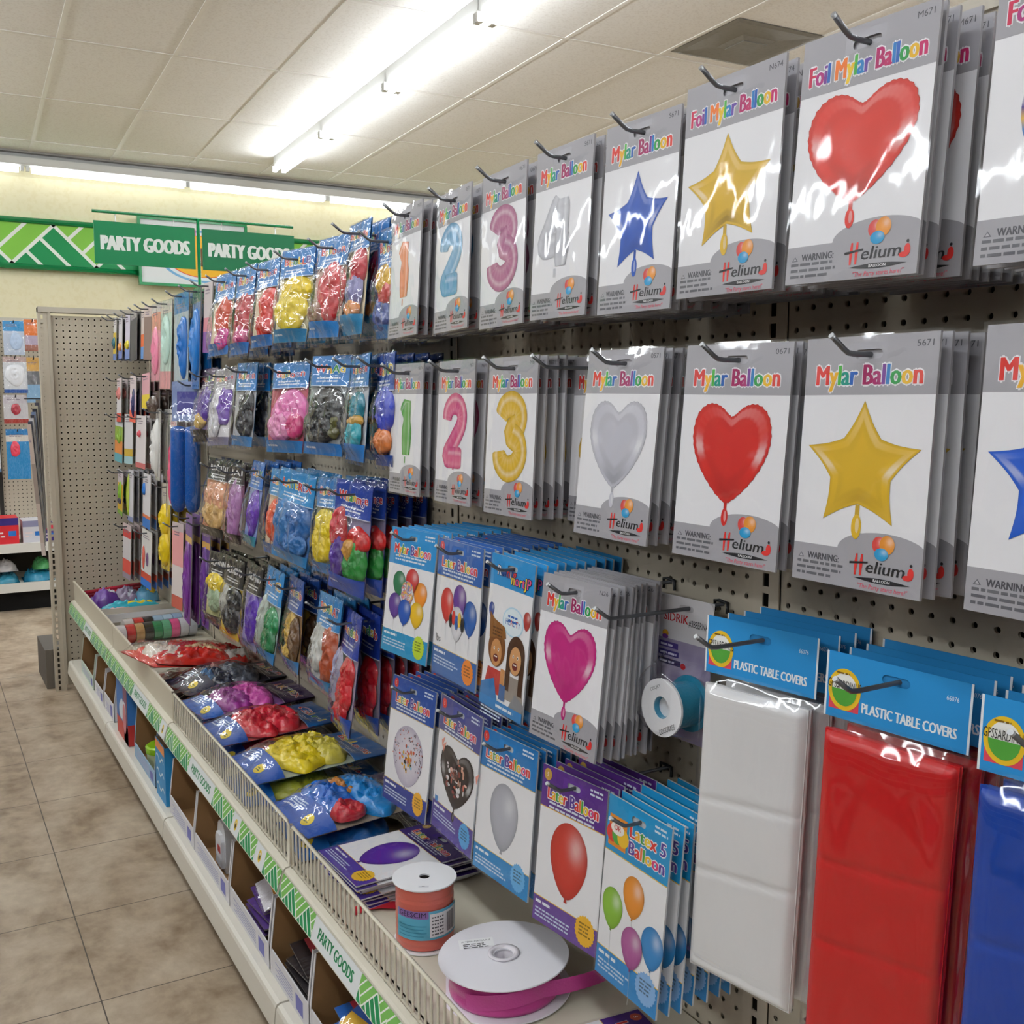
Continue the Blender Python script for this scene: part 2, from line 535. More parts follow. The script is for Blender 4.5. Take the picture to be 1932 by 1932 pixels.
for q in ((-a - .02, -b - .022, a + .02, -b), (-a - .02, b, a + .02, b + .022), (-a - .022, -b, -a, b), (a, -b, a + .022, b)): g.box(q[0], -.03, q[1], q[2], .02, q[3], '0d8a4e')
obj('picture_frame', g, 'gloss', t)

t = empty('sign_stand', (.967, 4.0, H0 + .37))
tag(t, 'thin green sign stand with a long crossbar above the party bags', 'sign stand')
obj('pole', G().tube([(0, 0, 0), (0, 0, .285)], .0065, '0d7a45', 10), 'gloss', t)
obj('crossbar', G().tube([(-.37, 0, .285), (.365, 0, .285)], .0055, '0d7a45', 10), 'gloss', t)
for nm, x0, x1, lab, c in (('left', .601, .953, 'green PARTY GOODS sign hanging left of the green pole', '0f7d4c'), ('r', .981, 1.334, 'green PARTY GOODS sign right of the pole, partly behind the blue bags', '0f6f45')):
    wd = x1 - x0
    o = empty('hanging_sign', ((x0 + x1) / 2, 4.0, H0 + .622)); tag(o, lab, 'sign', 'green hanging party goods signs')
    g = G(); g.box(-wd / 2, -.004, -.15, wd / 2, .004, 0, c); g.warp = lambda u, v: .0042
    g.text('PARTY GOODS', 0, -.1, .05, 'eef3ee', 1, .085, width=wd * .88)
    obj('sign_board', g, 'card', o)
    for x in (-wd * .29, wd * .29):
        obj('sign_hook', G().tube([(x, 0, -.012), (x, -.004, .008), (x, 0, .03)], .0016, 'e6e6e6', 6), 'wire', o)

# ------------------------------------------------------------------ the gondola
UP = [.02, .935, 1.795, 2.785, 3.74, 4.72]
XB = .91
zs = H0 - .868                              # top of the display shelf
for i in range(5):
    y0, y1 = UP[i], UP[i + 1]
    wd = y1 - y0
    where = ['nearest the viewer behind the table covers', 'behind the heart and star packs', 'behind the nearest hanging balloon bags', 'behind the middle hanging bags', 'at the far end behind the small packs'][i]
    o = obj('pegboard_panel', G().box(0, 0, 0, wd - .044, .004, H0 + .37 - .1, 'ffffff'), M['peg'], None, (XB, y1 - .022, .1), (0, 0, R(-90)))
    tag(o, 'beige pegboard panel ' + where, 'pegboard', 'pegboard back panels of the shelving')
for i, y in enumerate(UP):
    o = empty('shelf_upright', (XB - .004, y, 0), (0, 0, R(-90)))
    tag(o, ['slotted steel upright nearest the viewer', 'slotted steel upright between the two nearest pegboard panels', 'slotted steel upright left of the balloon bunch packs',
            'slotted steel upright behind the middle hanging bags', 'slotted steel upright behind the far small packs', 'slotted steel upright in the corner by the end panel'][i], 'upright', 'slotted uprights of the shelving')
    g = G(); g.box(-.022, 0, .02, .022, .002, H0 + .37, 'ffffff')
    obj('slotted_face', g, M['slot'], o)
    obj('post', G().box(-.02, .012, .02, .02, .038, H0 + .37, '39342c'), 'matte', o)
tag(obj('spine_board', G().box(XB + .04, .0, .02, XB + .07, 4.78, H0 + .365, '4a443a'), 'matte'), 'dark board seen through the pegboard holes', 'board')
tag(obj('top_rail', G().box(XB - .004, 0, H0 + .365, XB + .07, 4.8, H0 + .38, 'b9b1a2'), 'enamel'), 'beige steel top rail along the pegboard behind the bags', 'rail')
# end panel across the far end
t = empty('end_panel', (.5, 4.8, 0))
tag(t, 'tall beige pegboard end panel standing at the far end of the shelving', 'panel')
obj('pegboard_sheet', G().box(.0, 0, 0, .41, .004, 1.60, 'ffffff'), M['peg'], t, (.02, .012, .02))
obj('dark_core', G().box(.02, .03, .02, .43, .045, 1.62, '3a352d'), 'matte', t)
obj('slotted_post', G().box(-.012, -.004, .0, .028, .004, H0 + .36, 'ffffff'), M['slot'], t)
g = G(); g.box(-.014, -.002, 0, -.004, .05, H0 + .372, 'c2b9a8'); g.box(.022, -.008, .03, .034, .0, H0 + .372, 'c2b9a8'); g.box(-.014, -.01, H0 + .352, .43, .05, H0 + .374, 'c9c1b2')
obj('edge_frame', g, 'enamel', t)

def sub(y, y0): return y - y0
CR = 'd3ccba'
for i in range(5):
    y0, y1 = UP[i] + .003, UP[i + 1] - .003
    far = ['nearest section with the ribbon spools', 'section under the balloon packs', 'section holding the bagged balloons', 'middle section holding dark and pink bags', 'far end section holding small goods'][i]
    t = empty('display_shelf', (0, 0, zs)); tag(t, 'cream steel shelf, ' + far, 'shelf', 'display shelves of the shelving')
    g = G()
    g.box(.575, y0, -.022, XB - .006, y1, 0, CR)
    obj('deck', g, 'enamel', t)
    g = G()
    g.prism([(.578, .0), (.565, .0), (.556, -.0015), (.5525, -.005), (.539, -.050), (.543, -.054), (.578, -.054)], y0, y1, 'd8d2c2')
    obj('shelf_lip', g, 'enamel', t)
    # printed price strip on the sloping lip
    g = G()
    ch = .041
    # local art frame: u runs along -Y (viewer's right), v up the slope
    segs = {1: [(.935, 1.30, 'c'), (1.30, 1.405, 'c'), (1.405, 1.612, 'PARTY GOODS'), (1.612, 1.79, 'c')],
            2: [(1.8, 1.895, 'c'), (1.895, 1.955, 'o'), (1.955, 2.07, 'c'), (2.07, 2.125, 'o'), (2.125, 2.285, 'c'), (2.285, 2.52, 'PARTY GOODS'), (2.52, 2.78, 'c')],
            3: [(2.79, 2.86, 'o'), (2.86, 3.03, 'c'), (3.03, 3.26, 'PARTY GOODS'), (3.26, 3.735, 'c')],
            4: [(3.745, 4.1, 'c'), (4.1, 4.28, 'PARTY GOODS'), (4.28, 4.715, 'c')], 0: [(.03, .93, 'c')]}[i]
    base = (y0 + y1) / 2
    for a, b, k in segs:
        u0, u1 = base - b, base - a
        if k == 'c': chevron(g, u0, u1, -ch / 2, ch / 2, 1, dark='1c8a52', lime='79b85a', lw=.05, nl=3, start=.5)
        else:
            g.rect(u0, -ch / 2, u1, ch / 2, 'e4e8ea', 1)
            if k == 'o':
                g.disc((u0 + u1) / 2, 0, .009, .012, 'e9c63a', 2, 16); g.disc((u0 + u1) / 2, -.001, .005, .007, '4a4a30', 3, 12); g.disc((u0 + u1) / 2, .004, .003, .003, 'f4efe0', 4, 10)
            else: g.text(k, (u0 + u1) / 2, -.0085, .018, '177a4c', 2, .07, width=(u1 - u0) * .76)
    obj('price_strip', g, 'card', t, (.5455 - .0008, base, -.0275), (R(-16.7), 0, R(-90)))
    # front fence
    g = G(); xf = .566
    if i < 3:
        ht = .082
        n = int((y1 - y0) / .0205)
        for k in range(n + 1):
            y = y0 + .012 + (y1 - y0 - .024) * k / n
            g.tube([(xf, y, .002), (xf, y, ht)], (.0021), 'dcd5c3', 6, False)
        c = .008
        g.tube([(xf, y0 + .006, .001), (xf, y0 + .006, ht - c), (xf, y0 + .006 + c, ht), (xf, y1 - .006 - c, ht), (xf, y1 - .006, ht - c), (xf, y1 - .006, .001)], .0032, 'd9d2bf', 8)
        g.tube([(xf, y0 + .006, .005), (xf, y1 - .006, .005)], .0024, 'd9d2bf', 6)
        obj('wire_fence', g, 'enamel', t)
    else:
        g.box(xf, y0, 0, xf + .003, y1, .082, 'cdc5b2'); g.box(xf - .003, y0, .078, xf + .004, y1, .084, 'd6cfbd')
        obj('solid_fence', g, 'enamel', t)
    # base deck below
    t = empty('base_deck', (0, 0, 0)); tag(t, 'white steel base deck near the floor, ' + far, 'shelf', 'base decks of the shelving')
    g = G(); zb = H0 - 1.13
    g.prism([(XB - .01, zb), (.54, zb), (.533, zb - .003), (.53, zb - .009), (.525, zb - .054), (.545, zb - .056), (.545, zb - .02), (XB - .01, zb - .02)], y0, y1, 'dbd6ca')
    obj('deck', g, 'enamel', t)
    obj('kick_plate', G().box(.60, y0, .0, .61, y1, zb - .02, '2b2621'), 'matte', t)

t = empty('aisle_shelving', (-1.75, 0, 0)); tag(t, 'dark stocked shelving run across the aisle, outside the view', 'shelving')
obj('back_panel', G().box(0, -3, 0, .05, 6.2, 1.66, '6a6258'), 'matte', t)
r_ = random.Random(5)
for k, z in enumerate((.12, .48, .84, 1.2)):
    obj('shelf', G().box(.05, -3, z - .03, .45, 6.2, z, 'b8b2a4'), 'enamel', t)
    g = G(); y = -2.95
    while y < 6.1:
        a = r_.uniform(.1, .3); g.box(.1, y, z, r_.uniform(.3, .42), y + a - .01, z + r_.uniform(.16, .31), r_.choice(['3a4a6a', '6a2a2a', '7a6a3a', '2a4a3a', '55504a', '8a8580', '4a3a5a', '30303a'])); y += a
    o = obj('stock', g, 'matte', t); o['kind'] = 'stuff'

# ------------------------------------------------------------------ pegboard hooks
HOOK = None
def hook(Y, Z, label, xt=.705, group='peg hooks along the shelving'):
    """steel peg hook with an upturned tip; Z is the height of its straight rod"""
    x0 = xt + .024
    k = ('hook', round(xt, 3))
    if k not in HK:
        o = empty('peg_hook')
        obj('wire_rod', G().tube([(XB + .01, 0, 0), (x0 + .006, 0, 0), (x0 - .002, 0, .001), (x0 - .008, 0, .0045), (xt + .002, 0, .0145)], .0026, '6a6c70', 8), 'wire', o)
        obj('tip', G().tube([(xt + .0025, 0, .0142), (xt, 0, .0158)], .0028, 'a9abad', 8), 'wire', o)
        g = G(); g.tube([(XB - .004, -.012, -.010), (XB - .004, -.012, .004), (XB - .007, 0, .006), (XB - .004, .012, .004), (XB - .004, .012, -.010)], .0022, '3a3b3d', 6)
        obj('back_clip', g, 'wire', o)
        HK[k] = o
    else:
        o = dup(HK[k], label)
    tag(o, label, 'hook', group)
    o.location = (0, Y, H0 + Z)
    return o
HK = {}

def place(o, X, Y, Z, yaw=0, pitch=0, roll=0):
    o.location = (X, Y, H0 + Z)
    o.rotation_euler = (R(-pitch), R(-roll), R(-90 + yaw))
    return o

def stack(o, n, X, Y, Z, yaw, pitch, roll, what, row, gap=.015, seed=0, spread=.004, group=None, kids=True, x_end=.893):
    """the packs hanging behind the front one on the same hook"""
    r = random.Random(seed)
    group = group or (what + ' stack, ' + row)
    o['group'] = group
    gap = min(gap, (x_end - X) / max(n, 1))
    x = X
    for i in range(n):
        x += gap * r.uniform(.75, 1.2)
        if x > x_end + .006: break
        c = dup(o, ('%s pack back behind the front %s, %s' % (ORD[i], what, row)) if row else '%s back behind the %s' % (ORD[i], what), group, kids)
        place(c, x, Y + r.uniform(-spread, spread), Z + r.uniform(-.0015, .0005), yaw * .4 + r.uniform(-1.5, 1.5), pitch * (1 - .5 * (i + 1) / (n + 1)) + r.uniform(-.3, .3), roll + r.uniform(-.6, .6))

# ------------------------------------------------------------------ printed balloon pictures
MYL = ['d8352f', 'f2b62e', '4fb548', '1f9a8a', '2a62b8', 'a3215f', 'a8246a', '7a3f98', '2f7fc4', '2a9a4a', 'eebb2c', 'd9433a']
FOILM = ['c8244f', 'b02c7e', '7a3f98', '2a62b8', 'ee7a2c', 'f2c92e', '4fb548', '2a86c8', '6a4aa8', 'b3246a', 'c22a6a', '2f7fc4', '2a62b8', '2a9a4a', 'eebb2c', 'c8246a']
LTX = ['d8352f', 'f2b62e', '3f9a48', 'f2d23e', 'd8352f', '5a3f98', 'd8352f', 'e9763a', '4fa548', 'f2c22e', 'd9437a']

def latex(g, cx, cy, w, h, col, L=3, string=0., swirl=0, rot=0.):
    out = []
    cr, sr = math.cos(rot), math.sin(rot)
    for i in range(40):
        t = 2 * math.pi * i / 40
        q = (1 - math.cos(t)) / 2
        x, y = .5 * w * math.sin(t) * (1 - .34 * q * q), .5 * h * math.cos(t)
        out.append((cx + x * cr - y * sr, cy + x * sr + y * cr))
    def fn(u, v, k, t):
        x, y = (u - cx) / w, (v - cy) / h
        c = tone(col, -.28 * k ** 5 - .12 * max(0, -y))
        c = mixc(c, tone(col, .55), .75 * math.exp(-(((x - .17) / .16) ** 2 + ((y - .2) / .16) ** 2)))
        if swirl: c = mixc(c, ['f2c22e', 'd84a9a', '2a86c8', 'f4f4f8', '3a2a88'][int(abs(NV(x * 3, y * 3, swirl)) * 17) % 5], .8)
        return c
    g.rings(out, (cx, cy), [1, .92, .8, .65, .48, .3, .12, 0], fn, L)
    bx, by = cx + .5 * h * sr, cy - .5 * h * cr
    g.poly([(bx - .04 * w, by - .05 * h), (bx + .04 * w, by - .05 * h), (bx + .02 * w, by + .02 * h), (bx - .02 * w, by + .02 * h)], tone(col, -.3), L)
    if string: g.poly([(bx - .0003, by), (bx + .0003, by), (bx + .002, by - string), (bx + .0014, by - string)], 'b8b8b8', L)

def foil(g, out, c, sx, sy, col, L=3, dark=.45):
    """an inflated foil shape: flat shiny middle, finely creased rim"""
    def fn(u, v, k, t):
        x, y = (u - c[0]) / sx, (v - c[1]) / sy
        a = math.atan2(y, x)
        if k > .98: return tone(col, -.38)
        cr = math.sin(t * 2 * math.pi * 40)
        lob = max(0, math.cos(a + .05)) ** 30 + .8 * max(0, math.cos(a - 3.05)) ** 40
        if k > .9: sh = -.12 + .012 * cr + .04 * lob
        elif k > .7: sh = .006 * cr + .5 * lob - dark * .8 * max(0, math.cos(a + 1.57)) ** 5 + .14 * max(0, math.cos(a - 1.3)) ** 4
        elif k > .5: sh = .16 * lob - .1 - dark * .35 * max(0, math.cos(a + 1.57)) ** 3
        else: sh = -.06 + .1 * y + .05 * NV(x * 4, y * 4, 1)
        return tone(col, max(-.7, min(.8, sh)))
    g.rings(out, c, [1, .975, .94, .89, .83, .76, .69, .6, .48, .32, .16, 0], fn, L)

def foil_tail(g, cx, cy, w, h, col, L=3):
    g.rect(cx - w * .22, cy - h * .55, cx + w * .22, cy + h * .25, tone(col, -.25), L - 1)
    g.disc(cx, cy - h * .55, w * .5, h * .45, col, L, 16); g.disc(cx + w * .1, cy - h * .5, w * .2, h * .28, tone(col, .3), L + 1, 12)

def heart(g, cx, cy, w, h, col, L=3, dark=.45, tail=True, skew=0.):
    out = []
    half = [(0, .375), (.05, .40), (.12, .455), (.2, .492), (.29, .5), (.38, .465), (.455, .385), (.495, .26), (.498, .13), (.465, 0), (.40, -.125), (.31, -.25), (.2, -.365), (.09, -.455), (0, -.5)]
    full = half + [(-x, y) for x, y in half[-2:0:-1]]
    n = len(full)
    for i in range(n):
        p0, p1, p2, p3 = full[i - 1], full[i], full[(i + 1) % n], full[(i + 2) % n]
        for q in range(6):
            t = q / 6
            c = lambda a, b, cc, d: .5 * (2 * b + (cc - a) * t + (2 * a - 5 * b + 4 * cc - d) * t * t + (3 * b - a - 3 * cc + d) * t ** 3)
            x, y = c(p0[0], p1[0], p2[0], p3[0]), c(p0[1], p1[1], p2[1], p3[1])
            k = 1 + .010 * math.sin((i * 6 + q) * math.pi / 2)
            out.append((cx + w * x * k + skew * y * h, cy + h * y * k))
    if tail: foil_tail(g, cx - skew * h * .5, cy - h * .53, w * .085, h * .2, col, L)
    foil(g, out, (cx, cy + .02 * h), w, h, col, L, dark)

def star(g, cx, cy, w, h, col, L=3, dark=.45, rot=0.):
    out = []
    pts = []
    for i in range(10):
        a = math.pi / 2 + math.pi * i / 5 + rot
        r = .53 if i % 2 == 0 else .285
        pts.append((r * math.cos(a) * w, (r * math.sin(a)) * h))
    for i in range(10):
        p, q = pts[i], pts[(i + 1) % 10]
        for k in range(8):
            t = k / 8
            x, y = p[0] + (q[0] - p[0]) * t, p[1] + (q[1] - p[1]) * t
            b = 1 - .05 * math.sin(math.pi * t)
            out.append((cx + x * b, cy + y * b))
    foil_tail(g, cx, cy - h * .345, w * .09, h * .22, col, L)
    foil(g, out, (cx, cy), w * .8, h * .8, col, L, dark)

DIG = {'1': [[(-.2, .27), (.05, .47), (.05, -.47)]],
       '2': [[(-.25, .2), (-.22, .36), (-.05, .47), (.15, .43), (.25, .27), (.2, .08), (-.02, -.17), (-.22, -.4), (0, -.42), (.27, -.42)]],
       '3': [[(-.22, .28), (-.15, .42), (.03, .47), (.2, .38), (.22, .2), (.02, .05), (.2, -.06), (.26, -.25), (.15, -.42), (-.05, -.47), (-.22, -.36), (-.25, -.22)]],
       '4': [[(.05, .46), (-.15, .1), (-.28, -.16), (.0, -.17), (.3, -.17)], [(.13, .46), (.13, .1), (.13, -.47)]]}
def digit(g, ch, cx, cy, w, h, col, L=3, wt=.2):
    li = 0
    for path in DIG[ch]:
        # smooth path
        P = []
        n = len(path)
        for i in range(n - 1):
            p0, p1, p2, p3 = path[max(i - 1, 0)], path[i], path[i + 1], path[min(i + 2, n - 1)]
            sharp = ch == '1' or (ch == '4' and li == 2)
            for k in range(6):
                t = k / 6
                if sharp: P.append((p1[0] + (p2[0] - p1[0]) * t, p1[1] + (p2[1] - p1[1]) * t))
                else:
                    c = lambda a, b, cc, d: .5 * (2 * b + (cc - a) * t + (2 * a - 5 * b + 4 * cc - d) * t * t + (3 * b - a - 3 * cc + d) * t ** 3)
                    P.append((c(p0[0], p1[0], p2[0], p3[0]), c(p0[1], p1[1], p2[1], p3[1])))
        P.append(path[-1])
        pts = []; cols = []; F = []
        offs = [(-1, -.25), (-.88, -.1), (-.6, .12), (-.25, .02), (.15, -.04), (.45, .34), (.72, .02), (1, -.25)]
        m = len(offs)
        N = len(P)
        for i, p in enumerate(P):
            a, b = P[max(i - 1, 0)], P[min(i + 1, N - 1)]
            dx, dy = (b[0] - a[0]) * w, (b[1] - a[1]) * h
            l = math.hypot(dx, dy) or 1
            nx_, ny_ = -dy / l, dx / l
            e = min(i, N - 1 - i) / 3
            ww = wt * w * .5 * (math.sqrt(max(0, 1 - (1 - min(1, e * .8 + .35)) ** 2)))
            if ch == '1' and i > N - 5: ww *= 1.35
            for o, s in offs:
                pts.append(g.P(cx + p[0] * w + nx_ * o * ww, cy + p[1] * h + ny_ * o * ww, L + li + i * .02))
                cols.append(tone(col, max(-.6, min(.7, s + .06 * math.sin(i * 2.4)))))
        for i in range(N - 1):
            for k in range(m - 1): F.append((i * m + k, i * m + k + 1, (i + 1) * m + k + 1, (i + 1) * m + k))
        g.add(pts, F, cols, True)
        li += 2
    g.rect(cx - .02 * w, cy - .62 * h, cx + .03 * w, cy - .5 * h, tone(col, .1), L)
    for x in (-.16, .2):
        if ch == '3': g.rect(cx + x * w - .012 * w, cy - .54 * h, cx + x * w + .02 * w, cy - .43 * h, tone(col, .1), L)

def pill(cx, cy, w, h, n=8):
    r = h / 2; a = w / 2 - r
    return [(cx + a + r * math.cos(t), cy + r * math.sin(t)) for t in [-math.pi / 2 + math.pi * i / n for i in range(n + 1)]] + \
           [(cx - a + r * math.cos(t), cy + r * math.sin(t)) for t in [math.pi / 2 + math.pi * i / n for i in range(n + 1)]]

def helium(g, cx, cy, s, L):
    """three printed balloons over the red and black lettering"""
    for dx, dy, rx, ry, c, l in ((-.09, .34, .13, .14, 'dd4a45', 0), (.08, .355, .15, .155, 'f09a35', 1), (-.02, .19, .14, .105, '2aa0d8', 2)):
        ox, oy = cx + dx * s, cy + dy * s
        out = [(ox + rx * s * math.cos(a), oy + ry * s * math.sin(a)) for a in [2 * math.pi * i / 20 for i in range(20)]]
        g.rings(out, (ox, oy), [1, .7, .4, 0], lambda u, v, k, t: mixc(tone(c, -.12 * k), tone(c, .5), .8 * math.exp(-(((u - ox) / (rx * s) - .35) ** 2 + ((v - oy) / (ry * s) - .35) ** 2) * 6)), L + l)
    for x in (-.53, -.42): g.poly([(cx + (x + a) * s, cy + b * s) for a, b in ((-.022, -.21), (.015, -.21), (.034, .0), (.03, .15), (-.005, .15), (-.03, 0))], 'd8332f', L)
    g.poly([(cx - .66 * s, cy - .035 * s), (cx - .28 * s, cy + .01 * s), (cx - .28 * s, cy + .04 * s), (cx - .66 * s, cy + .005 * s)], '26262a', L + 1)
    g.text('elium', cx - .34 * s, cy - .14 * s, .2 * s, '26262a', L, .03, width=.8 * s, align='l', shear=.15)
    g.disc(cx + .57 * s, cy - .06 * s, .06 * s, .1 * s, 'd8332f', L, 12); g.disc(cx + .51 * s, cy - .13 * s, .09 * s, .045 * s, 'd8332f', L + 1, 12); g.disc(cx + .57 * s, cy + .075 * s, .028 * s, .028 * s, '26262a', L, 8)
    n = 14
    g.poly([(cx - .56 * s + 1.14 * s * i / n, cy - .255 * s + .04 * s * math.sin(math.pi * i / n)) for i in range(n + 1)] + [(cx + .58 * s - 1.14 * s * i / n, cy - .255 * s - .045 * s * math.sin(math.pi * i / n)) for i in range(1, n)], '26262a', L)
    g.text('BALLOON', cx + .02 * s, cy - .278 * s, .045 * s, 'e8e8ea', L + 1, .04, width=.34 * s)
    g.text('"The Party starts here!"', cx + .03 * s, cy - .41 * s, .075 * s, 'e0566a', L, .0, width=1.0 * s, shear=.15)

def rim(g, W, H, d0, d1, col):
    for x in (-W / 2, W / 2): g.add([(x, d0, 0), (x, d0, -H), (x, d1, -H), (x, d1, 0)], [(0, 1, 2, 3)], col)
    for z in (0, -H): g.add([(-W / 2, d0, z), (W / 2, d0, z), (W / 2, d1, z), (-W / 2, d1, z)], [(0, 1, 2, 3)], col)

def sleeve(W, H, seed, slot=True, amp=.0011, m=.003):
    """the clear sleeve round a pack, gently rippled, with sealed margins"""
    g = G()
    nx, nz = 14, 26
    P = []; F = []
    for j in range(nz + 1):
        for i in range(nx + 1):
            u = (i / nx - .5) * (W + 2 * m); v = .0025 - j / nz * (H + .0025 + m)
            e = min(1, min(i, nx - i) / 2) * min(1, min(j, nz - j) / 2)
            d = .0012 + e * (.0014 + amp * NV(u * 22 + seed, v * 9, seed) + amp * .5 * NV(u * 50, v * 30, seed + 5))
            P.append((u, -d, v))
    for j in range(nz):
        for i in range(nx):
            u = ((i + .5) / nx - .5) * (W + 2 * m); v = .0025 - (j + .5) / nz * (H + .0025 + m)
            if slot and abs(u) < .019 and abs(v + .0168) < .0075: continue
            F.append((j * (nx + 1) + i, j * (nx + 1) + i + 1, (j + 1) * (nx + 1) + i + 1, (j + 1) * (nx + 1) + i))
    g.add(P, F, 'ffffff', True)
    # folded sealed edges
    for x in (-W / 2 - m, W / 2 + m): g.add([(x, -.0012, .0025), (x, -.0012, -H - m), (x, .0028, -H - m), (x, .0028, .0025)], [(0, 1, 2, 3)], 'ffffff')
    return g

GREY = 'a9a7ad'
def mylar_pack(name, W, H, title, draw, code, seed, label, group=None):
    g = G()
    sl = [pill(0, -.0168, .031, .0085)]
    g.poly([(-W / 2, 0), (W / 2, 0), (W / 2, -H), (-W / 2, -H)], 'f1f0f4', 0, sl)
    hd = .232 * H
    g.poly([(-W / 2, 0), (W / 2, 0), (W / 2, -hd), (-W / 2, -hd)], GREY, 1, sl)
    g.poly([(-W / 2, -H), (W / 2, -H), (W / 2, -.825 * H)] + [(min(W * .5, W * .21 + W * .345 * math.cos(t)), -.845 * H + .078 * H * math.sin(t)) for t in [math.pi * i / 24 for i in range(4, 25)]] + [(-W / 2, -.845 * H)], GREY, 1)
    f = title.startswith('Foil')
    g.text(title, 0, -.192 * H, .018 if not f else .0175, FOILM if f else MYL, 2, .055, width=W * (.88 if f else .82), outline=(.07, 'f6f4f8'))
    g.text(code, W * .41, -.052 * H, .0055, '4a4a50', 2, .01, width=W * .13)
    draw(g, W, H)
    helium(g, W * .215, -.893 * H, W * .37, 3)
    g.add([g.P(-.455 * W, -.905 * H, 2), g.P(-.405 * W, -.905 * H, 2), g.P(-.43 * W, -.885 * H, 2)], [(0, 1, 2)], '6a6a70')
    g.add([g.P(-.444 * W, -.902 * H, 3), g.P(-.416 * W, -.902 * H, 3), g.P(-.43 * W, -.890 * H, 3)], [(0, 1, 2)], 'b8b6bc')
    g.text('WARNING:', -.375 * W, -.906 * H, .0062, '4a4a50', 2, .05, width=W * .26, align='l')
    g.smalltext(-.46 * W, -.926 * H, W * .38, 3, .0032, '66666c', 2, seed)
    # back sheet and the folded balloon's thickness
    g.add([(-W / 2, .0028, 0), (W / 2, .0028, 0), (W / 2, .0028, -H), (-W / 2, .0028, -H)], [(0, 1, 2, 3)], 'b9b7bc')
    rim(g, W, H, .0, .0028, 'a8a6ab')
    o = obj(name, g, 'card')
    tag(o, label, 'pack', group)
    obj('clear_sleeve', sleeve(W, H, seed), 'film', o)
    return o

GOLD, RED, BLUE, SILV = 'e0b52c', 'cf2820', '1450b4', 'cdccd6'
def ccode(i): return ['N671', 'M671', 'N674', 'S671', '5671', '0671', '0571', 'M670'][i % 8]
ROW1 = [  # index -1 first: Y, Z, W, H, yaw, pitch, roll, title, art, what
    (.463, .325, .147, .224, 1, 3.3, -1, 'Foil Mylar Balloon', lambda g, W, H: latex(g, 0, -.52 * H, W * .66, H * .5, '8a7fb0', 3, 0, 7), 'swirled round balloon pack'),
    (.666, .328, .146, .224, 2.1, 3.5, -1.0, 'Foil Mylar Balloon', lambda g, W, H: heart(g, 0, -.475 * H, W * .82, H * .44, 'd9382d', 3, .5, True, .05), 'big red heart pack'),
    (.839, .330, .149, .224, -.6, 2.5, -.5, 'Foil Mylar Balloon', lambda g, W, H: star(g, 0, -.535 * H, W * .84, H * .51, GOLD, 3, .7, .06), 'top-row gold star pack'),
    (.992, .320, .136, .222, 1.5, 3.2, -.4, 'Mylar Balloon', lambda g, W, H: star(g, 0, -.535 * H, W * .80, H * .5, BLUE, 3, .4, .04), 'blue star pack'),
    (1.157, .323, .134, .221, -.3, 3.1, -.3, 'Mylar Balloon', lambda g, W, H: digit(g, '4', -.01, -.5 * H, W * .8, H * .42, 'c4c4cc', 3, .29), 'silver number 4 pack'),
    (1.315, .321, .133, .221, -1.8, 2.4, 1.0, 'Mylar Balloon', lambda g, W, H: digit(g, '3', .0, -.5 * H, W * .86, H * .41, 'b0628c', 3, .32), 'mauve number 3 pack'),
    (1.472, .319, .132, .217, -3.7, 2.9, 1.1, 'Mylar Balloon', lambda g, W, H: digit(g, '2', -.005, -.5 * H, W * .82, H * .4, '5f9fca', 3, .32), 'light blue number 2 pack'),
    (1.646, .322, .133, .221, -2.9, 3.9, .9, 'Mylar Balloon', lambda g, W, H: digit(g, '1', -.005, -.5 * H, W * .66, H * .42, 'e6814f', 3, .34), 'orange number 1 pack')]
ROW2 = [
    (.463, .057, .147, .231, 1, 3.5, 0, 'Mylar Balloon', lambda g, W, H: star(g, 0, -.52 * H, W * .86, H * .5, '1f5fd0', 3, .4), 'blue star pack'),
    (.656, .055, .147, .231, .9, 3.5, .3, 'Mylar Balloon', lambda g, W, H: star(g, 0, -.52 * H, W * .86, H * .5, GOLD, 3, .35), 'lower gold star pack'),
    (.829, .055, .149, .231, 4.7, 4.1, -.6, 'Mylar Balloon', lambda g, W, H: heart(g, 0, -.50 * H, W * .74, H * .455, RED, 3, .35), 'red heart pack'),
    (1.028, .057, .147, .232, 1.4, 5.5, -.4, 'Mylar Balloon', lambda g, W, H: heart(g, 0, -.50 * H, W * .76, H * .455, SILV, 3, .5), 'silver heart pack'),
    (1.165, .055, .120, .230, 0, 3.5, .3, 'Mylar Balloon', lambda g, W, H: digit(g, '4', 0, -.5 * H, W * .8, H * .45, GOLD, 3, .29), 'recessed gold number 4 pack'),
    (1.298, .057, .141, .230, -.4, 3.2, .4, 'Mylar Balloon', lambda g, W, H: digit(g, '3', 0, -.5 * H, W * .84, H * .43, GOLD, 3, .33), 'gold number 3 pack'),
    (1.475, .057, .131, .228, -1.4, 3.2, .4, 'Mylar Balloon', lambda g, W, H: digit(g, '2', 0, -.5 * H, W * .82, H * .42, 'd0467f', 3, .32), 'pink number 2 pack'),
    (1.663, .057, .129, .228, -.1, 2.9, 0, 'Mylar Balloon', lambda g, W, H: digit(g, '1', 0, -.5 * H, W * .66, H * .42, '4c9f3c', 3, .34), 'green number 1 pack')]
